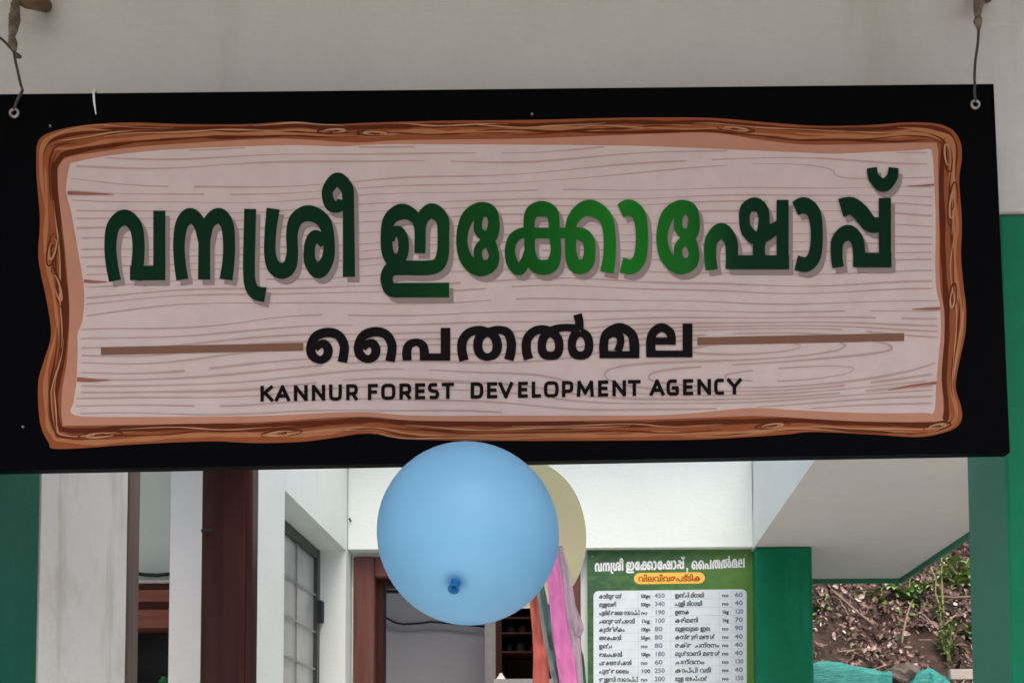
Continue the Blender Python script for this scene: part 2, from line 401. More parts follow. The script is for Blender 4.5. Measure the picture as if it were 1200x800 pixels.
b = MB(); b.box((XL - .1, 4.05, 2.955), (XR + .2, 4.58, 3.04))  # unseen strip that holds sky light off the rear wall
thing_mesh(b, 'wall_shade_strip', WHITE, 'unseen narrow strip added to cut the sky light on the bright white rear wall', 'roof')
# unseen canopy, sized to darken the sign and the front beam
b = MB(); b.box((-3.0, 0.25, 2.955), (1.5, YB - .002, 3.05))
thing_mesh(b, 'shade_canopy', BEAMW, 'unseen flat canopy added in front of the beam to shade it and the sign', 'roof')

# ------------------------------------------------------------------ print engine: flat strokes on a board
def catmull(pts, seg=7):
    if len(pts) < 3: return [tuple(p) for p in pts]
    out = []
    n = len(pts)
    for i in range(n - 1):
        p0 = pts[max(i - 1, 0)]; p1 = pts[i]; p2 = pts[i + 1]; p3 = pts[min(i + 2, n - 1)]
        for k in range(seg):
            t = k / seg
            out.append(tuple(0.5 * ((2 * b_) + (-a_ + c_) * t + (2 * a_ - 5 * b_ + 4 * c_ - d_) * t * t + (-a_ + 3 * b_ - 3 * c_ + d_) * t ** 3)
                             for a_, b_, c_, d_ in zip(p0, p1, p2, p3)))
    out.append(tuple(pts[-1])); return out
class Print:
    """flat printing on a board: strokes and filled outlines, each a hair above the last"""
    def __init__(s, tr, z0, dz=2.0e-5): s.mb = MB(); s.tr = tr; s.z = z0; s.dz = dz
    def pt(s, x, y, z):
        u, v_ = s.tr(x, y); return (u, -z, v_)
    def stroke(s, pts, wd=None, seg=7, mi=0, off=(0, 0)):
        q = [(p[0], p[1], (p[2] if len(p) > 2 else wd)) for p in pts]
        q = catmull(q, seg)
        L, Rr = [], []; n = len(q); pl = prr = None
        for i, (x, y, w_) in enumerate(q):
            a_ = q[max(i - 1, 0)]; b_ = q[min(i + 1, n - 1)]
            dx, dy = b_[0] - a_[0], b_[1] - a_[1]; l = math.hypot(dx, dy) or 1
            nx_, ny_ = -dy / l * w_ / 2, dx / l * w_ / 2
            z = s.z + s.dz * i / n * .8
            l_ = (x + nx_, y + ny_); r_ = (x - nx_, y - ny_)
            if pl and (l_[0] - pl[0]) * dx + (l_[1] - pl[1]) * dy < 0: l_ = pl
            if prr and (r_[0] - prr[0]) * dx + (r_[1] - prr[1]) * dy < 0: r_ = prr
            pl, prr = l_, r_
            L.append(s.pt(l_[0] + off[0], l_[1] + off[1], z)); Rr.append(s.pt(r_[0] + off[0], r_[1] + off[1], z))
        base = len(s.mb.v); s.mb.v += L + Rr
        for i in range(n - 1):
            s.mb.f.append((base + i, base + i + 1, base + n + i + 1, base + n + i)); s.mb.m.append(mi)
        s.z += s.dz
    def fill(s, pts, mi=0, seg=6, smooth=True):
        q = catmull([tuple(p) for p in pts] + [tuple(pts[0])], seg)[:-1] if smooth else pts
        s.mb.face([s.pt(x, y, s.z) for x, y in q], mi); s.z += s.dz
    def build(s, name, mats, parent):
        o = s.mb.build(name, mats, parent, fix=False)
        bm = bmesh.new(); bm.from_mesh(o.data)
        ng = [f for f in bm.faces if len(f.verts) > 4]
        if ng: bmesh.ops.triangulate(bm, faces=ng)
        bm.normal_update()
        fl_ = [f for f in bm.faces if f.normal.y > 0]
        if fl_: bmesh.ops.reverse_faces(bm, faces=fl_)
        bm.to_mesh(o.data); bm.free(); return o

# traced letter strokes: (origin x, origin y, zoom, strokes)
E_SIGN = [  # the e sign
 [(507,330,40),(524,300,44),(526,250,46),(508,208,56),(462,204,64),(415,238,54),(393,322,46),(412,405,54),(462,442,66),(512,430,56),(526,388,44),(508,345,42),(486,338,36)],
 [(526,250,44),(515,296,46),(488,310,42),(463,290,36),(460,255,34),(470,222,34)],
 [(526,388,44),(512,342,44),(486,340,42),(463,362,36),(460,392,34),(470,420,34)]]
def shift(st, dx, dy): return [[(p[0] + dx, p[1] + dy) + tuple(p[2:]) for p in q] for q in st]
AA = [[(1048,207,58),(1085,194,68),(1125,225,56),(1137,310,50),(1128,400,54),(1095,437,60),(1052,430,62)]]
G1 = (100, 190, 3.5294, [
 [(126,494,50),(112,420,50),(107,340,50),(120,268,56),(165,233,66),(210,268,56),(223,340,50),(220,420,52),(212,492,50)],
 [(188,462,60),(334,462,60)], [(309,205,50),(309,490,50)],
 [(404,489,50),(394,420,48),(390,340,48),(402,262,54),(436,227,66),(474,258,52),(493,330,48)],
 [(494,489,50),(495,300,48)],
 [(495,330,48),(512,258,52),(554,227,66),(588,262,54),(597,340,50),(594,420,50),(584,489,54)],
 [(684,198,49),(681,330,49),(679,450,49),(685,510,50),(706,543,56),(747,552,62)],
 [(779,197,54),(768,290,48),(766,380,48),(782,435,58),(815,453,68),(846,435,58),(858,380,48),(857,300,48),(875,240,58),(928,216,66),(988,250,58),(1009,330,48),(1004,405,52),(968,452,66),(934,420,52),(928,375,46),(936,332,48),(958,310,50),(990,345,36)],
 [(1092,478,50),(1091,300,48),(1089,170,48),(1082,112,54),(1045,78,60),(1008,112,48),(1004,150,46),(1020,184,50),(1052,188,46),(1062,160,36)]])
G2 = (430, 190, 3.5294, [
 [(220,381,46),(219,270,46),(190,225,52),(143,210,66),(95,242,54),(82,310,48),(88,380,50),(112,420,50),(150,440,50)],
 [(98,330,34),(106,302,40),(130,290,44),(150,320,44),(152,370,44),(137,404,46),(105,400,44)],
 [(219,285,46),(232,235,52),(270,207,64),(312,240,54),(317,310,48),(315,380,50),(298,425,56),(255,441,60),(150,441,60),(104,446,60),(84,475,52),(86,506,52),(105,532,58),(150,533,60)],
 [(148,533,60),(341,533,60)]] + E_SIGN + [
 [(690,300,42),(645,297,44),(607,320,44),(592,368,42),(602,422,48),(630,446,52),(655,415,40),(668,375,36)],
 [(676,310,46),(671,250,46),(686,210,56),(724,198,64),(762,212,56),(774,250,46),(774,310,46)],
 [(676,290,46),(674,370,44),(690,424,56),(730,440,62),(768,424,56),(782,370,44),(774,290,46)],
 [(640,298,44),(870,298,44)],
 [(843,330,46),(843,372,46),(855,423,56),(882,438,60),(912,420,54),(921,372,48),(914,325,50),(885,303,54),(835,298,44)],
 [(843,390,46),(842,300,44),(850,247,48),(885,206,60),(930,196,68),(984,232,58),(1002,300,50),(1003,390,52),(992,460,56)]] + AA)
G3 = (740, 190, 3.5294, shift(E_SIGN, -268, -8) + [
 [(330,450,50),(324,390,50),(330,328,54),(370,290,66),(408,328,54),(414,390,50),(412,446,50)],
 [(392,419,58),(650,419,58)], [(623,162,50),(623,440,50)],
 [(505,318,54),(475,292,46),(465,240,44),(474,197,50),(508,181,58),(538,200,50),(547,245,46),(540,300,50),(526,350,50),(526,402,52)],
 [(470,280,46),(505,318,54),(545,308,58),(580,288,54),(612,268,50)]] + shift(AA, -373, -9) + [
 [(852,440,48),(846,390,48),(852,328,54),(893,298,66),(930,328,54),(939,390,50),(938,438,50)],
 [(917,410,60),(1072,410,60)], [(1045,155,50),(1045,436,50)],
 [(863,196,78),(905,187,72),(945,215,70),(985,262,66),(1035,264,60)],
 [(991,30,42),(1000,72,46),(1038,102,56),(1073,72,46),(1081,30,42)]])
CURL = [(247,313,54),(257,260,52),(256,212,52),(225,162,52),(165,146,54),(100,167,52),(71,225,52),(80,275,52),(122,300,44),(158,282,50),(168,245,52),(150,212,50),(120,215,44),(97,240,34)]
G4 = (350, 360, 4.8, [CURL, [(p[0] + 268, p[1] - 4, p[2]) for p in CURL],
 [(612,304,50),(610,255,52),(622,217,48),(662,201,42),(698,217,48),(708,255,52),(708,303,52)], [(684,284,40),(854,284,40)], [(827,120,54),(827,300,54)],
 [(932,304,54),(920,255,52),(922,197,52),(955,150,50),(1010,133,48),(1055,141,48),(1100,167,52),(1118,217,54),(1105,265,50),(1062,284,42),(1022,265,50),(1008,217,52),(1025,167,52),(1075,141,46),(1125,131,44),(1175,147,50),(1196,197,52),(1195,250,54),(1182,300,54)]])
G5 = (580, 360, 4.8, [
 [(190,296,54),(178,250,52),(180,192,52),(210,147,50),(260,129,48),(310,141,50),(352,177,50),(362,222,48),(350,266,50),(313,278,46),(275,265,50),(264,220,48),(278,170,50),(330,131,46),(390,119,42),(450,122,44)],
 [(480,143,46),(445,167,50),(432,218,46),(445,262,50),(480,276,46),(517,262,50),(530,218,48),(517,167,50),(480,143,46)],
 [(473,135,50),(475,90,48),(464,45,50)],
 [(614,280,52),(612,210,50),(630,152,50),(700,119,52),(765,152,52),(783,210,56),(783,280,56)], [(588,271,40),(812,271,40)],
 [(632,172,30),(665,152,40),(700,166,44),(706,205,42),(690,252,44)],
 [(878,280,56),(876,200,52),(890,147,50),(935,119,50),(980,141,48),(992,175,48),(991,216,50)],
 [(895,195,40),(1000,195,40)], [(852,267,38),(1110,267,38)], [(1082,97,55),(1082,280,55)]])
def put(pr, groups, f=lambda x, y: (x, y), ws=1.0, off=(0, 0), mi=0):
    for ox, oy, s_, sts in groups:
        for st in sts:
            pr.stroke([(*f(ox + p[0] / s_, oy + p[1] / s_), p[2] / s_ * ws) for p in st], off=off, mi=mi, seg=8)

# ------------------------------------------------------------------ the signboard
YAW = R(1.2)
SC = P(578, 322, 1.60)
ua = Vector((math.cos(YAW), math.sin(YAW), 0)); va = Vector((0, 0, 1)); na = ua.cross(va)     # na points to the camera (-Y)
def on_plane(x, y):
    d = ray(x, y); t = (SC - CO).dot(na) / d.dot(na); p = CO + d * t - SC
    return Vector((p.dot(ua), p.dot(va)))
tl, tr_, br, bl = (on_plane(*q) for q in ((2, 110), (1168, 98), (1181, 530), (2, 551)))
ang = (math.atan2((tr_ - tl).y, (tr_ - tl).x) + math.atan2((br - bl).y, (br - bl).x)) / 2
ca, sa = math.cos(ang), math.sin(ang)
def S(x, y):
    q = on_plane(x, y); return (q.x * ca + q.y * sa, -q.x * sa + q.y * ca)
U1 = (S(1168, 98)[0] + S(1181, 530)[0]) / 2; U0 = S(-27, 330)[0]
V1 = (S(2, 110)[1] + S(1168, 98)[1]) / 2; V0 = (S(2, 551)[1] + S(1181, 530)[1]) / 2
sign = empty('signboard', SC, 'long black hanging signboard with a painted wood plank and green Malayalam lettering', 'signboard')
sign.rotation_euler = (Matrix.Rotation(YAW, 3, 'Z') @ Matrix.Rotation(-ang, 3, 'Y')).to_euler()
SW_M = Matrix.Translation(SC) @ sign.rotation_euler.to_matrix().to_4x4()
def sworld(x, y, w_=0.0):
    u, v_ = S(x, y); return SW_M @ Vector((u, -w_, v_))
def flex(name, col, rough=0.5, var=0.05, spec=0.06):
    return simple(name, col, rough, var, 25, spec=spec)
BLK = flex('black_flex', (0.0010, 0.0010, 0.0015), 0.45, spec=0.022)
b = MB(); b.box((U0, 0, V0), (U1, 0.022, V1)); b.build('board', BLK, sign, bevel=0.0015)

OUT = [(43,172),(50,160),(75,151),(110,146),(155,144),(220,146),(290,146),(340,143),(385,146),(440,144),(520,142),(620,141),(700,139),(780,138),(840,139),(900,144),(960,148),(1020,147),(1060,144),(1095,145),(1115,152),(1125,166),(1127,185),(1124,212),(1127,260),(1126,300),(1129,335),(1132,362),(1131,390),(1126,415),(1121,440),(1120,456),(1126,476),(1127,490),(1121,500),(1105,507),(1076,512),(1023,509),(955,506),(920,509),(867,512.5),(813,515),(740,516),(600,516.5),(487,515),(460,512.5),(440,508.5),(420,508.5),(393,512.5),(353,517.5),(300,519),(255,517),(210,518),(150,521),(69,526),(57,518),(47,494),(45,449),(52,422),(60,392),(55,353),(48,320),(45,297),(47,257),(43,205)]
SAL = [(68,200),(78,186),(115,179),(172,172),(300,164),(353,164),(420,168),(473,165),(620,163),(753,158),(833,156.5),(887,164),(940,170),(1000,170),(1087,168),(1098,172),(1099,200),(1100,255),(1101,330),(1106,366),(1106,399),(1103,440),(1105,470),(1104,488),(1096,494),(1010,494),(900,488),(867,488),(787,491),(700,493),(600,494),(487,493),(440,489),(400,489),(300,495),(200,497),(85,499),(74,496),(73,461),(79,422),(82,365),(78,308),(75,277),(69,228)]
PAN = [(83,192),(129,183),(201,176),(300,172),(350,171),(400,172.5),(449,170),(530,170),(620,170.5),(690,171),(753,172),(820,174.5),(880,177),(940,179.5),(975,181),(1025,179),(1070,177),(1089,175.5),(1092,181),(1094,205),(1096,255),(1096,330),(1101,358),(1102,390),(1099,423),(1096.5,454),(1094,482.5),(1080,484),(1010,484),(927,480.5),(900,478.5),(867,479),(787,486),(700,487),(600,487),(487,487),(430,483),(380,484),(300,487.5),(150,488.6),(88,486.5),(87,470),(90,449),(91.5,410),(91.5,392),(97.5,374),(99,340),(93,300),(84,250),(78,225),(80,205)]
BARK = flex('bark_brown_print', (0.235, 0.066, 0.024)); BARKD = flex('dark_bark_print', (0.085, 0.018, 0.006)); BARKT = flex('tan_bark_print', (0.34, 0.135, 0.058)); SALM = flex('salmon_print', (0.40, 0.19, 0.125))
pr = Print(S, 0.0006, 6e-6)
pr.fill(OUT)
# bark bands: between the outer and the inner outline
def near(p, poly):
    best = None
    n = len(poly)
    for i in range(n):
        a_, b_ = poly[i], poly[(i + 1) % n]
        dx, dy = b_[0] - a_[0], b_[1] - a_[1]; l2 = dx * dx + dy * dy
        t = max(0, min(1, ((p[0] - a_[0]) * dx + (p[1] - a_[1]) * dy) / l2)) if l2 else 0
        q = (a_[0] + dx * t, a_[1] + dy * t); d = (q[0] - p[0]) ** 2 + (q[1] - p[1]) ** 2
        if best is None or d < best[0]: best = (d, q)
    return best[1]
outd = catmull(OUT + [OUT[0]], 8)[:-1]
def resample(pts, step):
    out = [pts[0]]; acc = 0
    for a_, b_ in zip(pts, pts[1:] + pts[:1]):
        d = math.hypot(b_[0] - a_[0], b_[1] - a_[1]); acc += d
        if acc >= step: out.append(b_); acc = 0
    return out
ring_o = resample(outd, 9.0); ring_i = [near(p, SAL) for p in ring_o]; NR = len(ring_o)
rb = random.Random(3)
def band(i0, ln, t0, amp, wmax, mi, ph, jit=0.25):
    st = []
    for k in range(ln + 1):
        i = (i0 + k) % NR
        t = t0 + amp * math.sin(ph + k * 0.33) + amp * .5 * math.sin(ph * 2 + k * .71)
        t = max(.04, min(.93, t)); o_, i_ = ring_o[i], ring_i[i]
        env = max(0.0, math.sin(math.pi * k / ln)) ** .55
        st.append((o_[0] + (i_[0] - o_[0]) * t, o_[1] + (i_[1] - o_[1]) * t, max(.35, wmax * env * (1 + jit * math.sin(k * 1.3 + ph * 3)))))
    pr.stroke(st, seg=3, mi=mi)
# on the left, bottom and right the dark side lies inside, on the top it lies outside
def is_top(i): return ring_o[i % NR][1] < 150
for i0 in range(0, NR, 9):
    top = is_top(i0 + 6)
    band(i0 + rb.randint(-2, 2), 17, (.24 if top else .80) + rb.uniform(-.06, .06), .03, 5.0 if top else 6.5, 1, rb.uniform(0, 6), .12)
for i0 in range(0, NR, 12):
    top = is_top(i0 + 8)
    band(i0 + rb.randint(-3, 3), rb.randint(14, 26), (.60 if top else .28) + rb.uniform(-.08, .08), .07, rb.uniform(3.0, 5.5), 2, rb.uniform(0, 6), .3)
for i0 in range(0, NR, 7):
    band(i0 + rb.randint(-3, 3), rb.randint(9, 24), rb.uniform(.2, .9), .06, rb.uniform(.9, 2.6), 1, rb.uniform(0, 6))
for i0 in range(0, NR, 11):
    band(i0 + rb.randint(-3, 3), rb.randint(8, 18), rb.uniform(.1, .75), .08, rb.uniform(.8, 2.0), 3, rb.uniform(0, 6))
# knots: slanted almond eyes in the bark
for (cx, cy_, rx, ry, sl_) in ((62,292,6,20,-.2),(68,338,5,24,.25),(1110,182,5,20,.1),(1116,240,5,26,-.1),(440,157,22,3,.04),(392,154,20,3,-.03),(118,510,26,4,-.08),(330,508,24,4,-.10),(862,152,22,3,.10),(1116,350,4,18,-.1),(1098,500,16,4,-.2),(905,499,20,3,-.10)):
    for mi, f_, wd_ in ((1, 1.0, 1.8), (3, .62, 2.2), (1, .25, 1.4)):
        st = []; a0_ = rb.uniform(0, 6.28)
        for j in range(10):
            a_ = a0_ + 2 * math.pi * j / 11
            ex, ey = rx * f_ * math.cos(a_), ry * f_ * math.sin(a_)
            st.append((cx + ex + (sl_ * ey if ry > rx else 0), cy_ + ey + (sl_ * ex if rx > ry else 0), wd_ * (.3 + .7 * math.sin(math.pi * j / 9))))
        pr.stroke(st, seg=3, mi=mi)
pr.build('bark_border', [BARK, BARKD, BARKT, flex('light_bark_print', (0.40, 0.20, 0.11))], sign)
pr2 = Print(S, pr.z + 4e-5, 2e-5); pr2.fill(SAL); pr2.build('inner_bevel', SALM, sign)
PANM = flex('pale_plank_print', (0.51, 0.41, 0.39), .45); GRN = flex('grain_print', (0.40, 0.275, 0.245), .45)
NOT = flex('notch_print', (0.26, 0.10, 0.07), .45)
pr3 = Print(S, pr2.z + 4e-5, 2e-5); pr3.fill(PAN); plank = pr3.build('plank', PANM, sign)
pr4 = Print(S, pr3.z + 4e-5, 1e-5)
def inside(x, y, poly=PAN):
    c = False; n = len(poly); j = n - 1
    for i in range(n):
        xi, yi = poly[i]; xj, yj = poly[j]
        if (yi > y) != (yj > y) and x < (xj - xi) * (y - yi) / (yj - yi) + xi: c = not c
        j = i
    return c
# wood grain of the painted plank: level lines of a smooth field, so they flow round the oval figures
def field(x, y):
    f = y + 5.5 * math.sin(x / 165.0 + y / 75.0) + 2.2 * math.sin(x / 71.0 - y / 38.0 + 1.0) + 1.0 * math.sin(x / 33.0 + y / 17.0)
    f += 9.0 * math.exp(-((x - 600) / 210.0) ** 2 - ((y - 425) / 45.0) ** 2) + .016 * (x - 600) + 9 * math.exp(-((x - 1000) / 200.0) ** 2 - ((y - 462) / 26.0) ** 2) - 7 * math.exp(-((x - 210) / 130.0) ** 2 - ((y - 440) / 30.0) ** 2)
    for cx, cy_, sx_, sy_, k in ((900, 424, 190, 33, 2.9), (890, 207, 170, 16, 1.25), (345, 205, 190, 15, 1.05), (240, 372, 120, 16, 1.0)):
        f -= k * (y - cy_ + .03 * (x - cx)) * math.exp(-((x - cx) / sx_) ** 2 - ((y - cy_ + .03 * (x - cx)) / sy_) ** 2)
    return f
def contours(levels, x0, x1, y0, y1, hx, hy):
    nx_, ny_ = int((x1 - x0) / hx), int((y1 - y0) / hy)
    V = [[field(x0 + i * hx, y0 + j * hy) for i in range(nx_ + 1)] for j in range(ny_ + 1)]
    res = []
    for lv in levels:
        pts, adj = {}, {}
        def cut(key, xa, ya, fa, xb, yb, fb):
            if key not in pts:
                t = (lv - fa) / (fb - fa); pts[key] = (xa + (xb - xa) * t, ya + (yb - ya) * t)
            return key
        for j in range(ny_):
            for i in range(nx_):
                a_, b_, c_, d_ = V[j][i], V[j][i + 1], V[j + 1][i + 1], V[j + 1][i]
                if min(a_, b_, c_, d_) > lv or max(a_, b_, c_, d_) <= lv: continue
                X, Y = x0 + i * hx, y0 + j * hy; e = []
                if (a_ > lv) != (b_ > lv): e.append(cut(('h', i, j), X, Y, a_, X + hx, Y, b_))
                if (b_ > lv) != (c_ > lv): e.append(cut(('v', i + 1, j), X + hx, Y, b_, X + hx, Y + hy, c_))
                if (d_ > lv) != (c_ > lv): e.append(cut(('h', i, j + 1), X, Y + hy, d_, X + hx, Y + hy, c_))
                if (a_ > lv) != (d_ > lv): e.append(cut(('v', i, j), X, Y, a_, X, Y + hy, d_))
                for p_, q_ in zip(e[::2], e[1::2]): adj.setdefault(p_, []).append(q_); adj.setdefault(q_, []).append(p_)
        seen = set()
        for start in sorted(adj, key=lambda k_: len(adj[k_])):
            if start in seen: continue
            ch = [start]; seen.add(start); cur = start
            while True:
                nx2 = [q_ for q_ in adj[cur] if q_ not in seen]
                if not nx2: break
                cur = nx2[0]; seen.add(cur); ch.append(cur)
            if len(adj[start]) > 1 and start in adj[cur] and len(ch) > 4: ch.append(start)
            if len(ch) > 6: res.append([pts[k_] for k_ in ch])
    return res
rg = random.Random(11); lv = 166.0; LV = []
while lv < 500: LV.append(lv); lv += rg.uniform(8.0, 14.5)
for ch in contours(LV, 72, 1108, 168, 492, 6.0, 3.0):
    run = []; w0 = rg.uniform(1.0, 2.0); ph = rg.uniform(0, 6)
    segs = []
    for k, (x, y) in enumerate(ch):
        gap = math.sin(x / 97.0 + ph * 3) > .992           # the brush lifts now and then
        if inside(x, y) and inside(x - 2, y) and inside(x + 2, y) and inside(x, y - 1.5) and inside(x, y + 1.5) and not gap:
            run.append((x, y, w0 * (1 + .38 * math.sin(x / 41.0 + ph))))
        else:
            if len(run) > 5: segs.append(run)
            run = []
    if len(run) > 5: segs.append(run)
    for r_ in segs: pr4.stroke(r_[::2] + ([r_[-1]] if len(r_) % 2 == 0 else []), seg=2)
gro = pr4.build('grain', GRN, plank)
for a_ in ([(80,227,4.5),(105,228,3.2),(134,229,.6)], [(99,330,4),(112,331,3),(126,331,.8)], [(91,445,5.5),(108,446,4),(130,446,.6)], [(1094,217.5,2.4),(1080,218.5,1.8),(1062,219,.5)], [(1101,362,3.4),(1085,362.5,2.4),(1068,363,.5)], [(1097,449,3.4),(1065,453,2.6),(1040,457.5,.5)]):
    pr5 = Print(S, pr4.z + 3e-5, 1e-5); pr5.stroke(a_, seg=4); pr5.build('notch', NOT, plank)
# rules beside the place name
RUL = flex('brown_rule_print', (0.17, 0.085, 0.055), .45)
for st in ([(119,412,9),(356,407,9)], [(817,400.5,9),(1059,395.5,9)]):
    q = Print(S, pr5.z + 2e-5); q.stroke(st); q.build('rule', RUL, sign)
# headline: printed drop shade, then the green letters with their printed gradient
SHD = flex('headline_shade_print', (0.235, 0.185, 0.175), .45)
q = Print(S, pr5.z + 6e-5, 1e-5); put(q, (G1, G2, G3), off=(5, 6)); q.build('headline_shade', SHD, sign)
HG, hnt, hbs = new_mat('green_headline_print')
tc = hnt.nodes.new('ShaderNodeTexCoord'); sep = hnt.nodes.new('ShaderNodeSeparateXYZ'); hnt.links.new(tc.outputs['Object'], sep.inputs[0])
mr = hnt.nodes.new('ShaderNodeMapRange'); hnt.links.new(sep.outputs[0], mr.inputs[0]); mr.inputs[1].default_value = S(120, 270)[0]; mr.inputs[2].default_value = S(1055, 270)[0]
DG = (0.0020, 0.021, 0.009)
hnt.links.new(ramp(hnt, mr.outputs[0], [(0.0, DG), (.36, (0.002, 0.022, 0.007)), (.52, (0.004, 0.065, 0.008)), (.64, (0.010, 0.145, 0.012)), (.73, (0.008, 0.105, 0.012)), (.79, (0.002, 0.024, 0.010)), (1.0, (0.0015, 0.018, 0.008))]), hbs.inputs['Base Color'])
hbs.inputs['Roughness'].default_value = .5; hbs.inputs['Specular IOR Level'].default_value = .05
q2 = Print(S, q.z + 4e-5, 4e-5); put(q2, (G1, G2, G3)); q2.build('headline_lettering', HG, sign)
INK = flex('black_ink_print', (0.006, 0.004, 0.005), .5, spec=.04)
q3 = Print(S, q.z + 4e-5, 4e-5); put(q3, (G4, G5)); q3.build('place_name_lettering', INK, sign)
# agency line: squarish technical capitals, drawn as strokes
LET = {
 'K': [[(0,0),(0,1)], [(.95,0),(.12,.53)], [(.30,.44),(1,1)]],
 'A': [[(0,1),(.5,0)], [(.5,0),(1,1)], [(.2,.70),(.8,.70)]],
 'N': [[(0,1),(0,0)], [(.03,.02),(.97,.98)], [(1,0),(1,1)]],
 'U': [[(0,-.14),(0,.62),(.06,.88),(.28,.99),(.5,1),(.72,.99),(.94,.88),(1,.62),(1,-.14)]],
 'R': [[(0,1),(0,0)], [(0,.0),(.6,0),(.9,.06),(1,.3),(.9,.54),(.6,.6),(0,.6)], [(.55,.6),(1,1)]],
 'F': [[(0,1),(0,0)], [(0,0),(1,0)], [(0,.5),(.88,.5)]],
 'O': [[(.5,0),(.24,.01),(.05,.12),(0,.38),(0,.62),(.05,.88),(.24,.99),(.5,1),(.76,.99),(.95,.88),(1,.62),(1,.38),(.95,.12),(.76,.01),(.5,0)]],
 'E': [[(0,1),(0,0)], [(0,0),(1,0)], [(0,.49),(.9,.49)], [(0,1),(1,1)]],
 'S': [[(.95,.02),(.5,0),(.15,.03),(.02,.24),(.15,.44),(.5,.5),(.86,.56),(.98,.76),(.86,.97),(.5,1),(.04,.98)]],
 'T': [[(0,0),(1,0)], [(.5,0),(.5,1)]],
 'D': [[(0,1),(0,0)], [(0,0),(.5,0),(.85,.06),(1,.3),(1,.7),(.85,.94),(.5,1),(0,1)]],
 'V': [[(0,0),(.5,1)], [(.5,1),(1,0)]],
 'L': [[(0,0),(0,1)], [(0,1),(1,1)]],
 'P': [[(0,1),(0,0)], [(0,0),(.6,0),(.92,.07),(1,.33),(.92,.59),(.6,.66),(0,.66)]],
 'M': [[(0,1),(.06,0)], [(.06,0),(.5,.8)], [(.5,.8),(.94,0)], [(.94,0),(1,1)]],
 'G': [[(.95,.01),(.5,0),(.22,.02),(.04,.14),(0,.4),(0,.62),(.05,.88),(.25,.99),(.55,1),(.97,.97),(.97,.52)], [(.97,.54),(.55,.54)]],
 'C': [[(1,.02),(.55,0),(.24,.01),(.05,.12),(0,.38),(0,.62),(.05,.88),(.24,.99),(.55,1),(1,.98)]],
 'Y': [[(0,0),(.5,.52)], [(1,0),(.5,.52)], [(.5,.48),(.5,1)]]}
def ag(a, x0, x1, gx): return (a, gx + x0 / 3.934, gx + x1 / 3.934)
TXT = [ag(*q, 295) for q in (('K',42,103),('A',108,180),('N',196,260),('N',279,341),('U',358,418),('R',437,491),('F',537,584),('O',598,664),('R',682,737),('E',754,802),('S',812,866),('T',876,934),('D',1010,1068),('E',1085,1133),('V',1138,1206))] + \
      [ag(*q, 580) for q in (('E',107,153),('L',170,214),('O',226,294),('P',309,362),('M',377,456),('E',475,523),('N',541,604),('T',612,672),('A',712,782),('G',790,848),('E',866,914),('N',932,995),('C',1009,1062),('Y',1068,1137))]
SWD = 4.1
for k_, (ch, x0, x1) in enumerate(TXT):
    if k_ in (0, 12): q4 = Print(S, q.z + 4e-5, 1e-5)
    for st in LET[ch]:
        pts = []
        for (a_, b_) in st:
            x = x0 + SWD / 2 + a_ * (x1 - x0 - SWD); tt = (x - 305) / (868 - 305)
            yt = 452.5 - 8.5 * tt; yb = 471.5 - 8.5 * tt
            pts.append((x, yt + SWD / 2 + b_ * (yb - yt - SWD)))
        if len(pts) == 2:      # straight strokes run to the edge of the letter
            (xa, ya), (xb, yb_) = pts; l = math.hypot(xb - xa, yb_ - ya); e_ = SWD / 2 * .9
            pts = [(xa - (xb - xa) / l * e_, ya - (yb_ - ya) / l * e_), (xb + (xb - xa) / l * e_, yb_ + (yb_ - ya) / l * e_)]
            q4.stroke(pts, SWD)
        else: q4.stroke(pts, SWD, seg=5)
    if k_ in (11, len(TXT) - 1): q4.build('agency_lettering', INK, sign)
# fixings on the board
def ringmb(c, r, t):
    m_ = MB(); pts = [(c[0] + r * math.cos(2 * math.pi * k / 18), c[1], c[2] + r * math.sin(2 * math.pi * k / 18)) for k in range(19)]
    m_.tube(pts, t, 8, cap=False); return m_
for (x, y) in ((18, 134), (1142, 124)):
    u, v_ = S(x, y); m_ = ringmb((u, -.003, v_), .0058, .0022)
    m_.build('eyelet', STEEL, sign, smooth=True)
for (x, y) in ((623.5, 134), (59, 148), (27, 500)):
    u, v_ = S(x, y); m_ = MB(); m_.lathe([(0, .0022), (.0014, .0018), (.0019, 0)], 10, axis=Matrix.Translation((u, 0, v_)) @ Matrix.Rotation(R(90), 4, 'X'))
    m_.build('screw', STEEL, sign)
# white string loop over the top edge
m_ = MB(); m_.tube([sworld(111, 107, -.012), sworld(111, 105.5, .000), sworld(110.5, 110, .0022), sworld(111, 120, .0022), sworld(113, 135, .0018)], [.0014, .0016, .0017, .0015, .0006], 8)
tag(m_.build('string', simple('white_string', (.75, .75, .72), .8), smooth=True), 'short white string end hanging over the top edge of the black board', 'string')

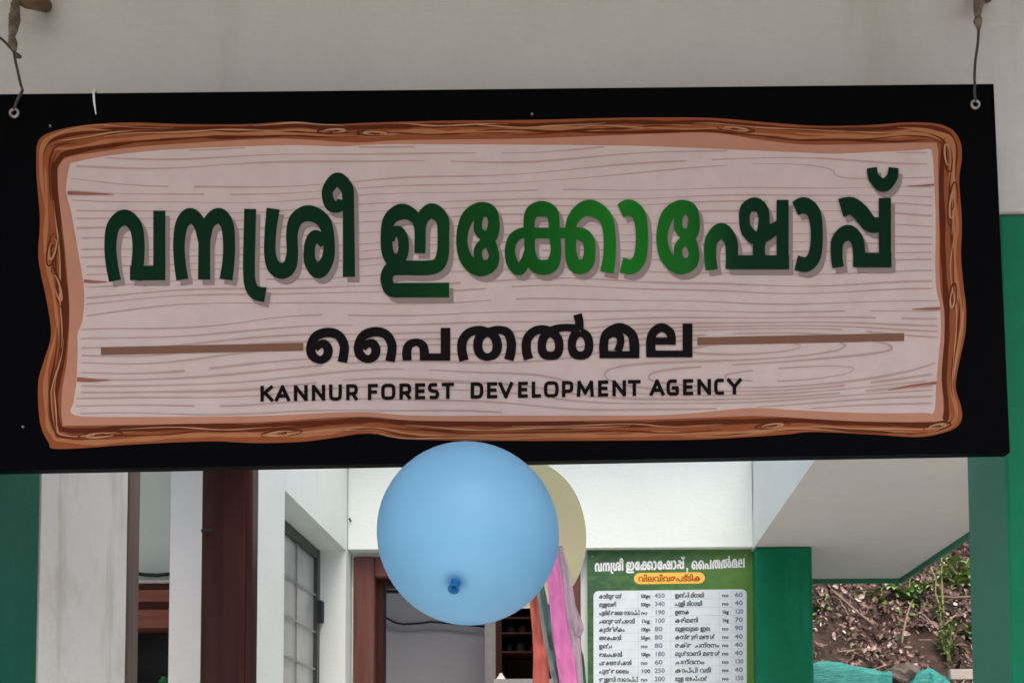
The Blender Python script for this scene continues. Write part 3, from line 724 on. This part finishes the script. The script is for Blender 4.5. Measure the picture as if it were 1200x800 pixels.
# hooks on the beam with the wires that carry the board
def hanger(label_h, label_w, pipe, cord, wires):
    h0 = pipe[0]
    hk = MB(); hk.tube(pipe, .011, 12); o = hk.build('iron_hook', RUST, smooth=True); tag(o, label_h, 'hook', 'iron hooks on the beam')
    wz = empty('hanging_wire', cord[0], label_w, 'wire', 'wires that carry the signboard')
    m_ = MB(); cc_ = catv([rel(cord[0], p) for p in cord], 14); rr_ = [.0045, .0078, .0055, .0040, .0062, .0022]
    for s2 in (0, 2.09, 4.19):
        st = []; ra = []
        for k, p in enumerate(cc_):
            f_ = k / 14; i_ = min(int(f_), 4); r2 = rr_[i_] + (rr_[i_ + 1] - rr_[i_]) * (f_ - i_); a_ = k * .62 + s2
            st.append(p + Vector((math.cos(a_) * r2 * .55, math.sin(a_) * r2 * .55, 0))); ra.append(r2 * .62)
        m_.tube(st, ra, 7)
    m_.build('cord', CORD, wz, smooth=True)
    m_ = MB()
    for w_ in wires: m_.tube([rel(cord[0], p) for p in catv(w_)], .0021, 8)
    m_.build('wire', simple('dark_wire', (.035, .03, .028), .6), wz, smooth=True)
def catv(pts, seg=5): return [Vector(p) for p in catmull([tuple(p) for p in pts], seg)]
pl_ = YF - .03
hanger('rusty iron bracket on the beam above the left end of the signboard', 'twisted cord and wire down to the left eyelet of the signboard',
       [P(20, -60, YF + .01), P(18, -30, pl_), P(20, -4, pl_ - .02), P(30, 1, pl_ - .025), P(50, 5, pl_ - .005), P(53, 6, YF + .005)],
       [P(18, -2, pl_ - .03), P(17, 21, pl_ - .03), P(15, 36, pl_ - .04), P(14, 42, pl_ - .045), P(15, 50, pl_ - .05), P(17, 60, pl_ - .055)],
       [[P(16, 52, pl_ - .05), P(17, 66, pl_ - .055), P(20, 80, pl_ - .06), P(24, 98, pl_ - .065), P(26, 104, pl_ - .07), sworld(27, 109, .003), sworld(22, 118, .003), sworld(18, 131, .004)],
        [P(-8, 40, pl_ - .04), P(2, 46, pl_ - .045), P(12, 56, pl_ - .052), P(17, 62, pl_ - .056)],
        [P(17, 62, pl_ - .058), P(21, 64, pl_ - .06), P(24, 67, pl_ - .06), P(19, 67, pl_ - .058)]])
hanger('rusty iron bracket on the beam above the right end of the signboard', 'short rusty cord and wire down to the right eyelet of the signboard',
       [P(1148, -70, YF + .01), P(1147, -35, pl_), P(1146, -10, pl_ - .02), P(1150, -6, pl_ - .01), P(1158, -5, YF + .005)],
       [P(1147, -9, pl_ - .03), P(1147, 3, pl_ - .03), P(1146, 13, pl_ - .04), P(1146, 20, pl_ - .045), P(1146, 25, pl_ - .05), P(1147, 34, pl_ - .055)],
       [[P(1147, 30, pl_ - .05), P(1146, 50, pl_ - .055), P(1143, 72, pl_ - .06), P(1142, 92, pl_ - .07), sworld(1141.5, 99, .003), sworld(1141, 110, .003), sworld(1142, 121, .004)]])

# ------------------------------------------------------------------ balloons and streamers
def rubber(name, col, neck=None, tl=.35):
    m, nt, bs = new_mat(name)
    c0 = ramp(nt, noise(nt, coords(nt), 6, 3), [(.3, tuple(c * .94 for c in col)), (.7, col)])
    if neck:          # the rubber is stretched less, so thicker and deeper in colour, round the neck
        v = coords(nt); vd = nt.nodes.new('ShaderNodeVectorMath'); vd.operation = 'DISTANCE'; vd.inputs[1].default_value = neck[0]; nt.links.new(v, vd.inputs[0])
        c0 = mixc(nt, ramp(nt, vd.outputs['Value'], [(.006, (.7,) * 3), (.012, (.25,) * 3), (.020, (0, 0, 0))]), c0, neck[1])
    nt.links.new(c0, bs.inputs['Base Color'])
    bs.inputs['Roughness'].default_value = .36; bs.inputs['Specular IOR Level'].default_value = .35
    tr2 = nt.nodes.new('ShaderNodeBsdfTranslucent'); tr2.inputs[0].default_value = (*col, 1); mx = nt.nodes.new('ShaderNodeMixShader'); mx.inputs[0].default_value = tl
    out = nt.nodes['Material Output']; nt.links.new(bs.outputs[0], mx.inputs[1]); nt.links.new(tr2.outputs[0], mx.inputs[2]); nt.links.new(mx.outputs[0], out.inputs[0])
    return m
def balloon(c, r, nd, label, mat, kmat):
    nd = Vector(nd).normalized()
    M_ = Matrix.Translation(c) @ nd.to_track_quat('Z', 'Y').to_matrix().to_4x4()
    o = empty('balloon', c, label, 'balloon')
    prof = []
    for k in range(41):
        th = math.pi * k / 40
        z = math.cos(th); rr = math.sin(th)
        # slight taper towards the neck (+Z)
        ext = 1 + .10 * max(0, z) ** 3
        prof.append((rr * r * (1 - .03 * max(0, z)), z * r * ext))
    m_ = MB(); L = Matrix.Translation(Vector(c) * -1) @ M_
    m_.lathe([(max(a_, .0004), b_) for a_, b_ in prof], 56, axis=L)
    m_.build('skin', mat, o, smooth=True)
    zt = r * 1.10
    m_ = MB(); m_.lathe([(.011, zt - .005), (.0055, zt), (.0035, zt + .003), (.0055, zt + .006), (.004, zt + .009), (.0065, zt + .015), (.0072, zt + .017), (.0055, zt + .017), (.001, zt + .011)], 20, axis=L)
    m_.build('knot', kmat, o, smooth=True)
    return o
BLUED = rubber('thick_blue_rubber', (.015, .19, .46))
CREAM = rubber('cream_rubber', (.97, .94, .74), tl=.78)
bc = P(549, 626.5, 1.44)
br_ = 107.5 / FPX * 1.44
kd = P(531, 692, 1.44 - br_ * 1.0) - bc
BLUE = rubber('blue_rubber', (.27, .59, .84), (tuple(kd.normalized() * br_ * 1.1), (.01, .14, .38)))
balloon(bc, br_, kd, 'round sky blue balloon hanging in front of the lower edge of the signboard', BLUE, BLUED)
cc = P(600, 623, 1.96); balloon(cc, 88 / FPX * 1.96, (P(668, 706, 1.97) - cc), 'cream balloon half hidden behind the blue balloon', CREAM, CREAM)
# balloon strings up to the sign
m_ = MB(); m_.tube(catv([bc + kd.normalized() * (br_ * 1.14), bc + Vector((-.03, -.10, -.10)), bc + Vector((.04, -.03, -.128)), bc + Vector((.09, .09, -.09)), bc + Vector((.06, .20, .05)), sworld(600, 500, -.035)]), .0008, 6)

def ribbon(label, pts, wds, mat, D, tw=0.0, wave=.004, ph=0):
    c = [P(x, y, D + dz) for (x, y, dz) in pts]
    q = catmull([(*p, w_) for p, w_ in zip(c, wds)], 8)
    m_ = MB(); n = len(q); K = 6
    for i, (x, y, z, w_) in enumerate(q):
        w_ = w_ / FPX * D
        a_ = tw * math.sin(i / n * 5 + ph)
        for k in range(K + 1):
            s_ = (k / K - .5)
            m_.v.append((x + s_ * w_ * math.cos(a_), y + s_ * w_ * math.sin(a_) + wave * math.sin(k * 2.2 + i * .5 + ph) * .6 + .003 * math.sin(i * .9 + ph), z + .0012 * math.sin(k * 3 + i)))
    for i in range(n - 1):
        for k in range(K):
            b0 = i * (K + 1) + k; m_.f.append((b0, b0 + 1, b0 + K + 2, b0 + K + 1)); m_.m.append(0)
    o = m_.build('streamer', mat, smooth=True, fix=False)
    s = o.modifiers.new('thickness', 'SOLIDIFY'); s.thickness = .0004
    return tag(o, label, 'streamer', 'crepe streamers below the balloons')
def crepe(name, col):
    m, nt, bs = new_mat(name)
    n = noise(nt, coords(nt, (90, 90, 9)), 2, 4)
    nt.links.new(ramp(nt, n, [(.3, tuple(c * .82 for c in col)), (.7, col)]), bs.inputs['Base Color']); bs.inputs['Roughness'].default_value = .75
    bump(nt, bs, n, .5, .002); return m
PINK = crepe('pink_crepe', (.86, .24, .56)); CORAL = crepe('coral_crepe', (.85, .20, .15)); SAGE = crepe('grey_green_crepe', (.18, .36, .32)); LILAC = crepe('pale_lilac_crepe', (.66, .50, .58)); TEALS = crepe('green_crepe', (.04, .20, .13)); SAND = crepe('pale_grey_crepe', (.45, .46, .42))
ribbon('bright pink crepe streamer, broadest of the bunch', [(640, 610, .02), (650, 680, 0), (657, 740, -.01), (664, 780, 0), (670, 830, .01), (674, 880, .01)], [12, 19, 22, 22, 22, 22], PINK, 1.66, .45, wave=.006)
ribbon('coral red crepe streamer, leftmost of the bunch', [(622, 640, .02), (627, 700, .01), (632, 750, 0), (634, 790, .01), (635, 880, 0)], [9, 13, 17, 20, 20], CORAL, 1.70, .45, wave=.006, ph=2)
ribbon('grey green crepe streamer between the coral and the pink one', [(628, 650, .02), (637, 705, 0), (645, 750, .01), (654, 790, 0), (662, 870, .01)], [8, 10, 12, 14, 15], SAGE, 1.69, .5, ph=1)
ribbon('narrow pale grey crepe streamer along the coral one', [(626, 660, .0), (636, 730, 0), (645, 775, .01), (652, 810, 0), (660, 880, .01)], [3, 5, 6, 7, 8], SAND, 1.675, .5, ph=3)
ribbon('pale lilac crepe streamer falling right of the pink one', [(655, 640, .02), (664, 680, 0), (671, 730, .01), (676, 765, 0), (682, 860, .01)], [9, 12, 13, 12, 12], LILAC, 1.72, .5, ph=4)
ribbon('short curled lilac crepe streamer at the right of the bunch', [(668, 690, .02), (673, 715, 0), (678, 738, -.01), (675, 752, 0)], [5, 10, 13, 8], LILAC, 1.735, .8, ph=.5)
ribbon('dark green crepe streamer at the right end of the bunch', [(672, 700, .02), (676, 750, 0), (679, 775, .01), (683, 840, 0)], [5, 8, 13, 12], TEALS, 1.745, .6, ph=2.2)

# ------------------------------------------------------------------ price list board
BY = 4.425
bo_ = P(787, 800, BY)
board = empty('price_board', bo_, 'green price list board with a white panel of prices, left of the green corner pillar', 'price list')
def B(x, y):
    p = P(x, y, BY - .012) - bo_; return (p.x, p.z)
BG, bnt, bbs = new_mat('green_price_print')
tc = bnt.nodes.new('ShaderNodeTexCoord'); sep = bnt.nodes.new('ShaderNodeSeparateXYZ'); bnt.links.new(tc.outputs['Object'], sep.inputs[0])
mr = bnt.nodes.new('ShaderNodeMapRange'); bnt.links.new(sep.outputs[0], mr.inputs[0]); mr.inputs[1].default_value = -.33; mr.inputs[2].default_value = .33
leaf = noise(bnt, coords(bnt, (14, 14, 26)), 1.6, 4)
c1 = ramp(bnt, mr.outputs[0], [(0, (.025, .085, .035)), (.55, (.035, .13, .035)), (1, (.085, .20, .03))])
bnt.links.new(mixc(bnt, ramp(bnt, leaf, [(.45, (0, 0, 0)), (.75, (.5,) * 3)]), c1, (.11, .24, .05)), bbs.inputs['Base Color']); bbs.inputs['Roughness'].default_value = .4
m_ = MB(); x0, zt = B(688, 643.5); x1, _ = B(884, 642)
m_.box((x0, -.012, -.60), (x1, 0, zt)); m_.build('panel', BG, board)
m_ = MB(); m_.box((x1 + .001, -.014, -.60), (x1 + .010, 0, zt)); m_.build('edge_strip', simple('pale_green_edge', (.42, .60, .42), .5), board)
WP = flex('white_price_print', (.60, .68, .74), .4)
pb = Print(B, .0126, 2e-5)
X0, X1, Y0, Y1 = 695.5, 875, 691, 1000; rr = 6
rp = []
for (cx, cy_, a0) in ((X0 + rr, Y0 + rr, 180), (X1 - rr, Y0 + rr, 270), (X1 - rr, Y1 - rr, 0), (X0 + rr, Y1 - rr, 90)):
    for k in range(7): a_ = R(a0 + 15 * k); rp.append((cx + rr * math.cos(a_), cy_ + rr * math.sin(a_)))
rp = [(x, y - (x - 787) * .012) for x, y in rp]
pb.fill(rp, smooth=False); pb.build('price_panel', WP, board)
pb = Print(B, .0126, 2e-5); rp = []
for (cx, a0) in ((750, 90), (819, 270)):
    for k in range(13): a_ = R(a0 + 15 * k); rp.append((cx + 7 * math.cos(a_), 677 - (cx - 787) * .012 + 6.6 * math.sin(a_)))
YEL = flex('yellow_pill_print', (.80, .50, .10), .4); pb.fill(rp, smooth=False); pb.build('title_pill', YEL, board)
# header in the signboard's own letters
WL = flex('white_letter_print', (.80, .82, .84), .4)
pb = Print(B, .0127, 2e-5)
f1 = lambda x, y: (697 + (x - 122) * (105.5 / 930), 669.6 + (y - 333) * .122 - (x - 122) * .0014)
put(pb, (G1, G2, G3), f1, ws=.135)
f2 = lambda x, y: (810.5 + (x - 359) * (62.0 / 452), 666.8 + (y - 424) * .28 - (x - 359) * .0016)
put(pb, (G4, G5), f2, ws=.17)
pb.stroke([(805, 665, 2.0), (805.4, 668, 1.6), (804.6, 670.5, .8)])
pb.build('header_lettering', WL, board)
def text_mesh(body, h, xs, ys, z, items):
    """append the outlines of a line of type to items: baseline start (xs, ys) in board units, h = size"""
    c = bpy.data.curves.new('type', 'FONT'); c.body = body; c.size = h; c.resolution_u = 2; c.offset = h * .012
    o = bpy.data.objects.new('type', c); COL.objects.link(o)
    dg_ = bpy.context.evaluated_depsgraph_get(); me = bpy.data.meshes.new_from_object(o.evaluated_get(dg_))
    wdt = max([v_.co.x for v_ in me.vertices] or [0])
    items.append((me, xs, ys, z, wdt)); bpy.data.objects.remove(o); return wdt
def merge_text(items, name, mat, parent):
    vv, ff = [], []
    for me, xs, ys, z, wd_, sx_ in items:
        b0 = len(vv)
        for v_ in me.vertices: vv.append((xs + v_.co.x * sx_, -z, ys + v_.co.y))
        for p in me.polygons: ff.append(tuple(b0 + i for i in p.vertices))
        # a hair of ink spread along the outlines, as on a cheap print
        cnt = {}
        for p in me.polygons:
            for k in p.edge_keys: cnt[k] = cnt.get(k, 0) + 1
        for (i, j), n in cnt.items():
            if n != 1: continue
            a_, b_ = Vector(vv[b0 + i]), Vector(vv[b0 + j]); d = b_ - a_
            if d.length < 1e-7: continue
            o_ = Vector((-d.z, 0, d.x)).normalized() * .0006; up = Vector((0, -1e-5, 0)); q0 = len(vv)
            vv += [tuple(a_ + o_ + up), tuple(b_ + o_ + up), tuple(b_ - o_ + up), tuple(a_ - o_ + up)]; ff.append((q0, q0 + 1, q0 + 2, q0 + 3))
        bpy.data.meshes.remove(me)
    m_ = MB(); m_.v = vv; m_.f = ff; m_.m = [0] * len(ff); return m_.build(name, mat, parent, fix=False)
px = 1 / FPX * BY
def line(body, xa, xb, y, hpx, items, z=.0131):
    tmp = []; wdt = text_mesh(body, hpx * px, 0, 0, z, tmp); me = tmp[0][0]
    u, v_ = B(xa, y - (xa - 787) * .012); target = (xb - xa) * px
    items.append((me, u, v_, z, wdt, min(1.25, target / wdt) if wdt else 1))
it = []; line('വിലവിവരപട്ടിക', 748, 822, 680.3, 9.5, it); merge_text(it, 'title_lettering', flex('red_ink_print', (.35, .05, .02), .4), board)
left = [('കാട്ടുതേൻ', 729, '500gm', '450'), ('മുളയരി', 722, '500gm', '340'), ('പുല്ല് തൈല സോപ്പ്', 750, 'no', '190'), ('ചെറുതേൻപൊടി', 744, '1kg', '100'), ('കുന്തിരികം', 732, '100gm', '80'), ('അരകപൊടി', 728, '50gm', '80'),
        ('ഇഞ്ച', 717, 'no', '80'), ('രാമചപൊടി', 729, '100gm', '180'), ('പതകമഞൾപൊടി', 740, 'no', '60'), ('പുൽതൈലം', 737, '100', '250'), ('തുളസി സോപ്പ്', 748, 'no', '200'), ('മുളയരി', 722, '1kg', '120'), ('രാമചം', 728, 'no', '60')]
right = [('ഇഞ്ചി മിഠായി', 825, 'no', '60'), ('പുളി മിഠായി', 823, 'no', '40'), ('ഉണക', 808, '1kg', '120'), ('കരിമണി', 818, '1kg', '70'), ('മുളയുടെ ഇല', 832, 'no', '90'), ('കസ്തൂരി മഞൾ', 838, 'no', '40'), ('രക്ത ചന്ദനം', 843, 'no', '40'),
         ('മുൾടാണി മഞൾ', 844, 'no', '40'), ('ചന്ദനം', 826, 'no', '130'), ('കാപ്പി വടി', 833, 'no', '40'), ('മുള അച്ചാർ', 829, 'no', '150'), ('നെലി', 818, 'no', '60'), ('കാന്താരി', 828, 'no', '80')]
it = []; it2 = []
for k, (a_, xe, u_, pz) in enumerate(left):
    y = 699.8 + 9.75 * k
    line(a_, 702, xe, y, 7.2, it); line(u_, 751, 762, y, 6.0, it); line(pz, 767, 779, y, 7.6, it2)
for k, (a_, xe, u_, pz) in enumerate(right):
    y = 699.8 + 9.75 * k
    line(a_, 791, xe, y, 7.2, it); line(u_, 846, 854, y, 6.0, it); line(pz, 861, 871, y, 7.6, it2)
merge_text(it, 'item_lettering', flex('grey_ink_print', (.06, .07, .08), .4), board)
pim = flex('pale_ink_print', (.19, .21, .28), .4); merge_text(it2[:13], 'price_lettering', pim, board); merge_text(it2[13:], 'price_lettering', pim, board)
for (x, y) in ((694.5, 652), (874, 650)):
    u, v_ = B(x, y); m_ = MB(); m_.lathe([(0, .004), (.004, .003), (.0052, 0)], 12, axis=Matrix.Translation((u, -.0121, v_)) @ Matrix.Rotation(R(90), 4, 'X')); m_.build('screw', STEEL, board)
pb = Print(B, .0128, 1e-5)
for k in range(14):
    y = 701.8 + 9.75 * k; pb.stroke([(698, y + 1.07, .45), (873, y - 1.03, .45)])
for x in (748, 764, 786, 843, 857): pb.stroke([(x, 692, .4), (x, 830, .4)])
pb.build('ruling', flex('pale_rule_print', (.45, .52, .58), .4), board)

# ------------------------------------------------------------------ outside: leaf litter, plants, tarpaulin
LC = [(.20, .115, .09), (.11, .055, .042), (.27, .17, .14), (.06, .033, .026), (.40, .28, .25), (.15, .075, .06), (.60, .47, .44), (.04, .026, .022)]
LM = [simple('dry_leaf', c, .7, .2, 40) for c in LC] + [simple('moss_leaf', (.09, .14, .03), .7, .3, 40)]
rl = random.Random(5)
m_ = MB()
for i in range(52000):
    x = rl.uniform(.9, 3.5); y = 5.42 + rl.random() ** 1.4 * 3.4
    if math.sin(x * 5.1 + 1.3 * math.sin(y * 4.3)) * math.sin(y * 6.7 + 1.9 * math.sin(x * 3.7) + .6) + rl.gauss(0, .22) < -.62: continue
    z = bank(x, y) + .012
    e_ = .02; nrm = Vector((-(bank(x + e_, y) - bank(x - e_, y)) / (2 * e_), -(bank(x, y + e_) - bank(x, y - e_)) / (2 * e_), 1)).normalized()
    nrm = (nrm + Vector((rl.gauss(0, .75), rl.gauss(0, .75), rl.gauss(0, .4)))).normalized()
    t = nrm.orthogonal().normalized(); t = Matrix.Rotation(rl.uniform(0, 6.28), 3, nrm) @ t; s_ = nrm.cross(t)
    l = rl.uniform(.015, .05) * (2.0 if rl.random() < .05 else 1); w_ = l * rl.uniform(.12, .34); c = Vector((x, y, z)) + nrm * rl.uniform(.0, .05); cu = rl.uniform(-.25, .4) * l
    mi = 8 if rl.random() < .05 else rl.choices(range(8), (5, 5, 4, 5, 2.5, 5, 1.3, 5))[0]
    a_ = c - t * l * .5 + nrm * cu * .4; b_ = c + t * l * .5 + nrm * cu; m1 = c - t * l * .08; 
    p1 = m1 + s_ * w_ + nrm * w_ * .35; p2 = m1 - s_ * w_ + nrm * w_ * .35; f1_ = c + t * l * .25 + s_ * w_ * .7 + nrm * (cu * .4 + w_ * .2); f2_ = c + t * l * .25 - s_ * w_ * .7 + nrm * (cu * .4 + w_ * .2)
    n0 = len(m_.v); m_.v += [tuple(q) for q in (a_, p1, f1_, b_, f2_, p2, m1, c + t * l * .25 + nrm * cu * .4)]
    for q in ((0, 1, 6), (1, 2, 7, 6), (2, 3, 7), (3, 4, 7), (4, 5, 6, 7), (5, 0, 6)): m_.f.append(tuple(n0 + k for k in q)); m_.m.append(mi)
tag(m_.build('leaf_litter', LM, fix=False), 'brown dry leaf litter covering the earth bank', 'leaf litter', kind='stuff')
# fine twigs in the litter
m_ = MB()
for i in range(420):
    x = rl.uniform(1.0, 3.3); y = 5.45 + rl.random() ** 1.4 * 3.0; a_ = rl.uniform(0, 6.28); l = rl.uniform(.06, .30)
    p0 = Vector((x, y, bank(x, y) + .03)); x2, y2 = x + l * math.cos(a_), y + l * math.sin(a_) * .6
    p2 = Vector((x2, y2, bank(x2, y2) + .03 + rl.uniform(0, .05))); p1 = p0.lerp(p2, .5) + Vector((rl.gauss(0, .02), rl.gauss(0, .02), rl.uniform(0, .04)))
    m_.tube([p0, p1, p2], [.004, .0035, .002], 4, mi=rl.randint(0, 1))
tag(m_.build('fine_twigs', [simple('twig_grey', (.30, .22, .18), .9, .3, 30), simple('twig_dark', (.09, .06, .045), .9, .3, 30)]), 'fine dead twigs strewn through the leaf litter on the bank', 'twigs', kind='stuff')
# sticks
BRK = simple('dry_stick', (.20, .14, .10), .9, .3, 30)
def on_bank(x, y):        # walk along the ray until it meets the bank
    D = 5.2
    while D < 14:
        p = P(x, y, D)
        if p.z <= bank(p.x, p.y) + .01: return p
        D += .01
    return P(x, y, 8)
def stick(pxs, r, label):
    pts = [on_bank(x, y) + Vector((0, -.05, .03)) for x, y in pxs]
    m_ = MB(); m_.tube(catv(pts, 4), r, 6); o = m_.build('stick', BRK, smooth=True); tag(o, label, 'stick', 'dry sticks on the bank')
stick([(1095, 706), (1120, 707), (1148, 705)], .007, 'straight dry stick lying level beside the green front pillar')
stick([(1054, 762), (1058, 738), (1066, 712), (1082, 690), (1096, 678)], .006, 'long thin bowed stick standing on the middle of the bank')
stick([(1078, 726), (1100, 748), (1116, 764)], .006, 'short dry stick sloping down to the right on the bank')
stick([(975, 700), (1000, 722), (1022, 740)], .008, 'dark dry stick sloping near the green corner pillar')
# plants
LG = [simple('fresh_leaf', c, .5, .2, 40) for c in ((.15, .28, .06), (.27, .40, .12), (.08, .17, .04), (.36, .46, .24))]
STM = simple('pale_stem', (.28, .30, .12), .7)
def plant(name, base, label, stems, leaf_n, leaf_l, group=None, seed=0, top_only=False):
    rp_ = random.Random(seed); o = empty(name, base, label, 'plant', group)
    ms, ml = MB(), MB()
    for (dx, dy, h_, bend) in stems:
        pts = [Vector((dx * (k / 5) ** 1.4 + rp_.gauss(0, .006), dy * k / 5, h_ * k / 5 * (1 - bend * (k / 5) ** 2))) for k in range(6)]
        ms.tube(pts, [.007, .006, .0055, .005, .004, .002], 6)
        for j in range(leaf_n):
            t = rp_.uniform(.55 if top_only else .12, 1.0) * 5; i = min(int(t), 4); c = pts[i].lerp(pts[i + 1], t - i)
            a_ = rp_.uniform(0, 6.28); d = Vector((math.cos(a_), math.sin(a_), rp_.uniform(-.3, .7))).normalized(); s_ = d.cross(Vector((0, 0, 1))).normalized(); u = s_.cross(d)
            l = leaf_l * rp_.uniform(.6, 1.25); w_ = l * rp_.uniform(.2, .3)
            q = [c, c + d * l * .3 + s_ * w_ * .8 + u * w_ * .3, c + d * l * .6 + s_ * w_ * .9 + u * w_ * .2, c + d * l - u * l * .25, c + d * l * .6 - s_ * w_ * .9 + u * w_ * .2, c + d * l * .3 - s_ * w_ * .8 + u * w_ * .3, c + d * l * .3, c + d * l * .6 - u * l * .05]
            n0 = len(ml.v); ml.v += [tuple(p) for p in q]; mi = rp_.choices(range(4), (4, 3, 3, 1))[0]
            for f_ in ((0, 1, 6), (1, 2, 7, 6), (2, 3, 7), (3, 4, 7), (4, 5, 6, 7), (5, 0, 6)): ml.f.append(tuple(n0 + k for k in f_)); ml.m.append(mi)
    ms.build('stem', STM, o, smooth=True); ml.build('leaves', LG, o, fix=False)
b1 = on_bank(1104, 742)
plant('weed', b1, 'tall straight weed with a thin pale stem, standing alone in front of the bank', [(.02, 0, .62, 0), (-.05, .0, .42, .05)], 14, .06, seed=1)
plant('weed', on_bank(1112, 778), 'low feathery green weed at the foot of the tall thin weed', [(.03, 0, .30, .1), (-.05, .02, .22, .1), (.0, .0, .26, .1)], 26, .055, seed=2)
plant('shrub', on_bank(1125, 690), 'bright leafy shrub at the top right below the slab edge', [(.06, 0, .22, .1), (-.10, 0, .25, .2), (-.2, 0, .16, .3), (.14, 0, .16, .2)], 17, .10, seed=3)
plant('shrub', on_bank(1066, 712), 'dark green low shrub under the corner of the slab', [(.0, 0, .24, .1), (-.13, 0, .20, .2), (.13, 0, .22, .3), (-.05, 0, .12, .2)], 22, .08, seed=4)
plant('weed', on_bank(1140, 752), 'small broad leaved weed beside the green front pillar', [(.03, 0, .2, .2), (-.06, 0, .14, .2)], 12, .09, seed=5)
plant('weed', on_bank(965, 720), 'tiny green weed beside the green corner pillar', [(.02, 0, .16, .2), (-.04, 0, .12, .2)], 9, .05, seed=6)
plant('weed', on_bank(1030, 710), 'small bluish green weed in the dark hollow left of the low shrub', [(.02, 0, .14, .2), (-.05, 0, .12, .2)], 12, .06, seed=8)

# tarpaulin: turquoise net thrown over the foot of the bank
TA, tnt, tbs = new_mat('turquoise_net')
nn = noise(tnt, coords(tnt, (5, 30, 95)), 2.0, 8)
tnt.links.new(ramp(tnt, nn, [(.3, (.006, .12, .11)), (.55, (.02, .28, .25)), (.75, (.10, .45, .40))]), tbs.inputs['Base Color']); tbs.inputs['Roughness'].default_value = .45; bump(tnt, tbs, nn, .6, .02)
def tarp(x0, x1, top, label, seed):
    rt = random.Random(seed); D = 5.47; m_ = MB(); nx_, ny_ = 46, 26
    xa, xb = P(x0, 780, D).x, P(x1, 780, D).x
    for j in range(ny_ + 1):
        for i in range(nx_ + 1):
            s_ = i / nx_; t = j / ny_; x = xa + (xb - xa) * s_
            zt = P(x0 + (x1 - x0) * s_, top(s_), D).z
            fold = .014 * math.sin(s_ * 9 + 11 * t + seed) + .008 * math.sin(s_ * 21 + 17 * t) + .004 * math.sin(s_ * 47 + 23 * t)
            if t < .3: y = D + .16 * (1 - t / .3) ** 1.3; z = zt - .03 * (t / .3) ** 2 - .02 * (1 - t / .3)
            else: y = D - .22 * (t - .3) ; z = (zt - .03) * (1 - (t - .3) / .7) + .08 * ((t - .3) / .7)
            m_.v.append((x, y + fold * 1.0, z + fold * .6))
    for j in range(ny_):
        for i in range(nx_):
            q = j * (nx_ + 1) + i; m_.f.append((q, q + 1, q + nx_ + 2, q + nx_ + 1)); m_.m.append(0)
    o = m_.build('tarpaulin', TA, smooth=True, fix=False); so_ = o.modifiers.new('thickness', 'SOLIDIFY'); so_.thickness = .003
    tag(o, label, 'tarpaulin', 'turquoise nets at the foot of the bank')
tarp(900, 1046, lambda s: 770 + 3 * s + 24 * max(0, s - .55) ** 1.3, 'wide turquoise net sheet in folds beside the green corner pillar', 1)
tarp(1066, 1122, lambda s: 779 + 90 * (s - .45) ** 2, 'small humped turquoise net sheet right of the grey stone', 2)
# stone, plank
bm = bmesh.new(); bmesh.ops.create_icosphere(bm, subdivisions=4, radius=1)
rs = random.Random(4)
for v_ in bm.verts:
    p = v_.co; k = 1 + .13 * math.sin(p.x * 3.1 + 1) * math.cos(p.y * 2.7) + .09 * math.sin(p.z * 5 + p.x * 4) + rs.uniform(-.02, .02)
    v_.co = Vector((p.x * .115 * k, p.y * .09 * k, p.z * .05 * k + (.022 if p.z > 0 and abs(p.x) < .4 else 0)))
me = bpy.data.meshes.new('stone'); bm.to_mesh(me); bm.free(); me.materials.append(simple('grey_stone', (.10, .08, .068), .9, .35, 25, .8))
o = bpy.data.objects.new('stone', me); COL.objects.link(o); o.location = P(1062, 794, 5.60); o.rotation_euler = (.2, .12, .3)
tag(o, 'rough grey brown stone lying between the two turquoise nets', 'stone')
pq = P(1138, 789, 5.55)
m_ = MB(); m_.box((-.11, -.02, -.030), (.3, .02, .022)); o = m_.build('plank', simple('weathered_plank', (.40, .36, .32), .8, .25, 20, .4, stretch=(1, 8, 14)), bevel=.004, loc=pq)
tag(o, 'weathered pale plank lying at the foot of the bank beside the front pillar', 'plank')
# the pile that carries the nets, stone and plank
m_ = MB(); n0 = 40
xa, xb = P(880, 790, 5.5).x, P(1240, 790, 5.5).x
for j in range(9):
    for i in range(n0 + 1):
        x = xa + (xb - xa) * i / n0; t = j / 8; z = P(1050, 799, 5.6).z
        m_.v.append((x, 5.52 + .35 * (1 - t) + (0.05 * t if 1 else 0), max(.0, z * (1 - t ** 3)) + .02 * math.sin(i * 1.3 + j)))
for j in range(8):
    for i in range(n0):
        q = j * (n0 + 1) + i; m_.f.append((q, q + 1, q + n0 + 2, q + n0 + 1)); m_.m.append(0)
tag(m_.build('earth_heap', soil, smooth=True, fix=False), 'heap of bare earth under the turquoise nets', 'heap')
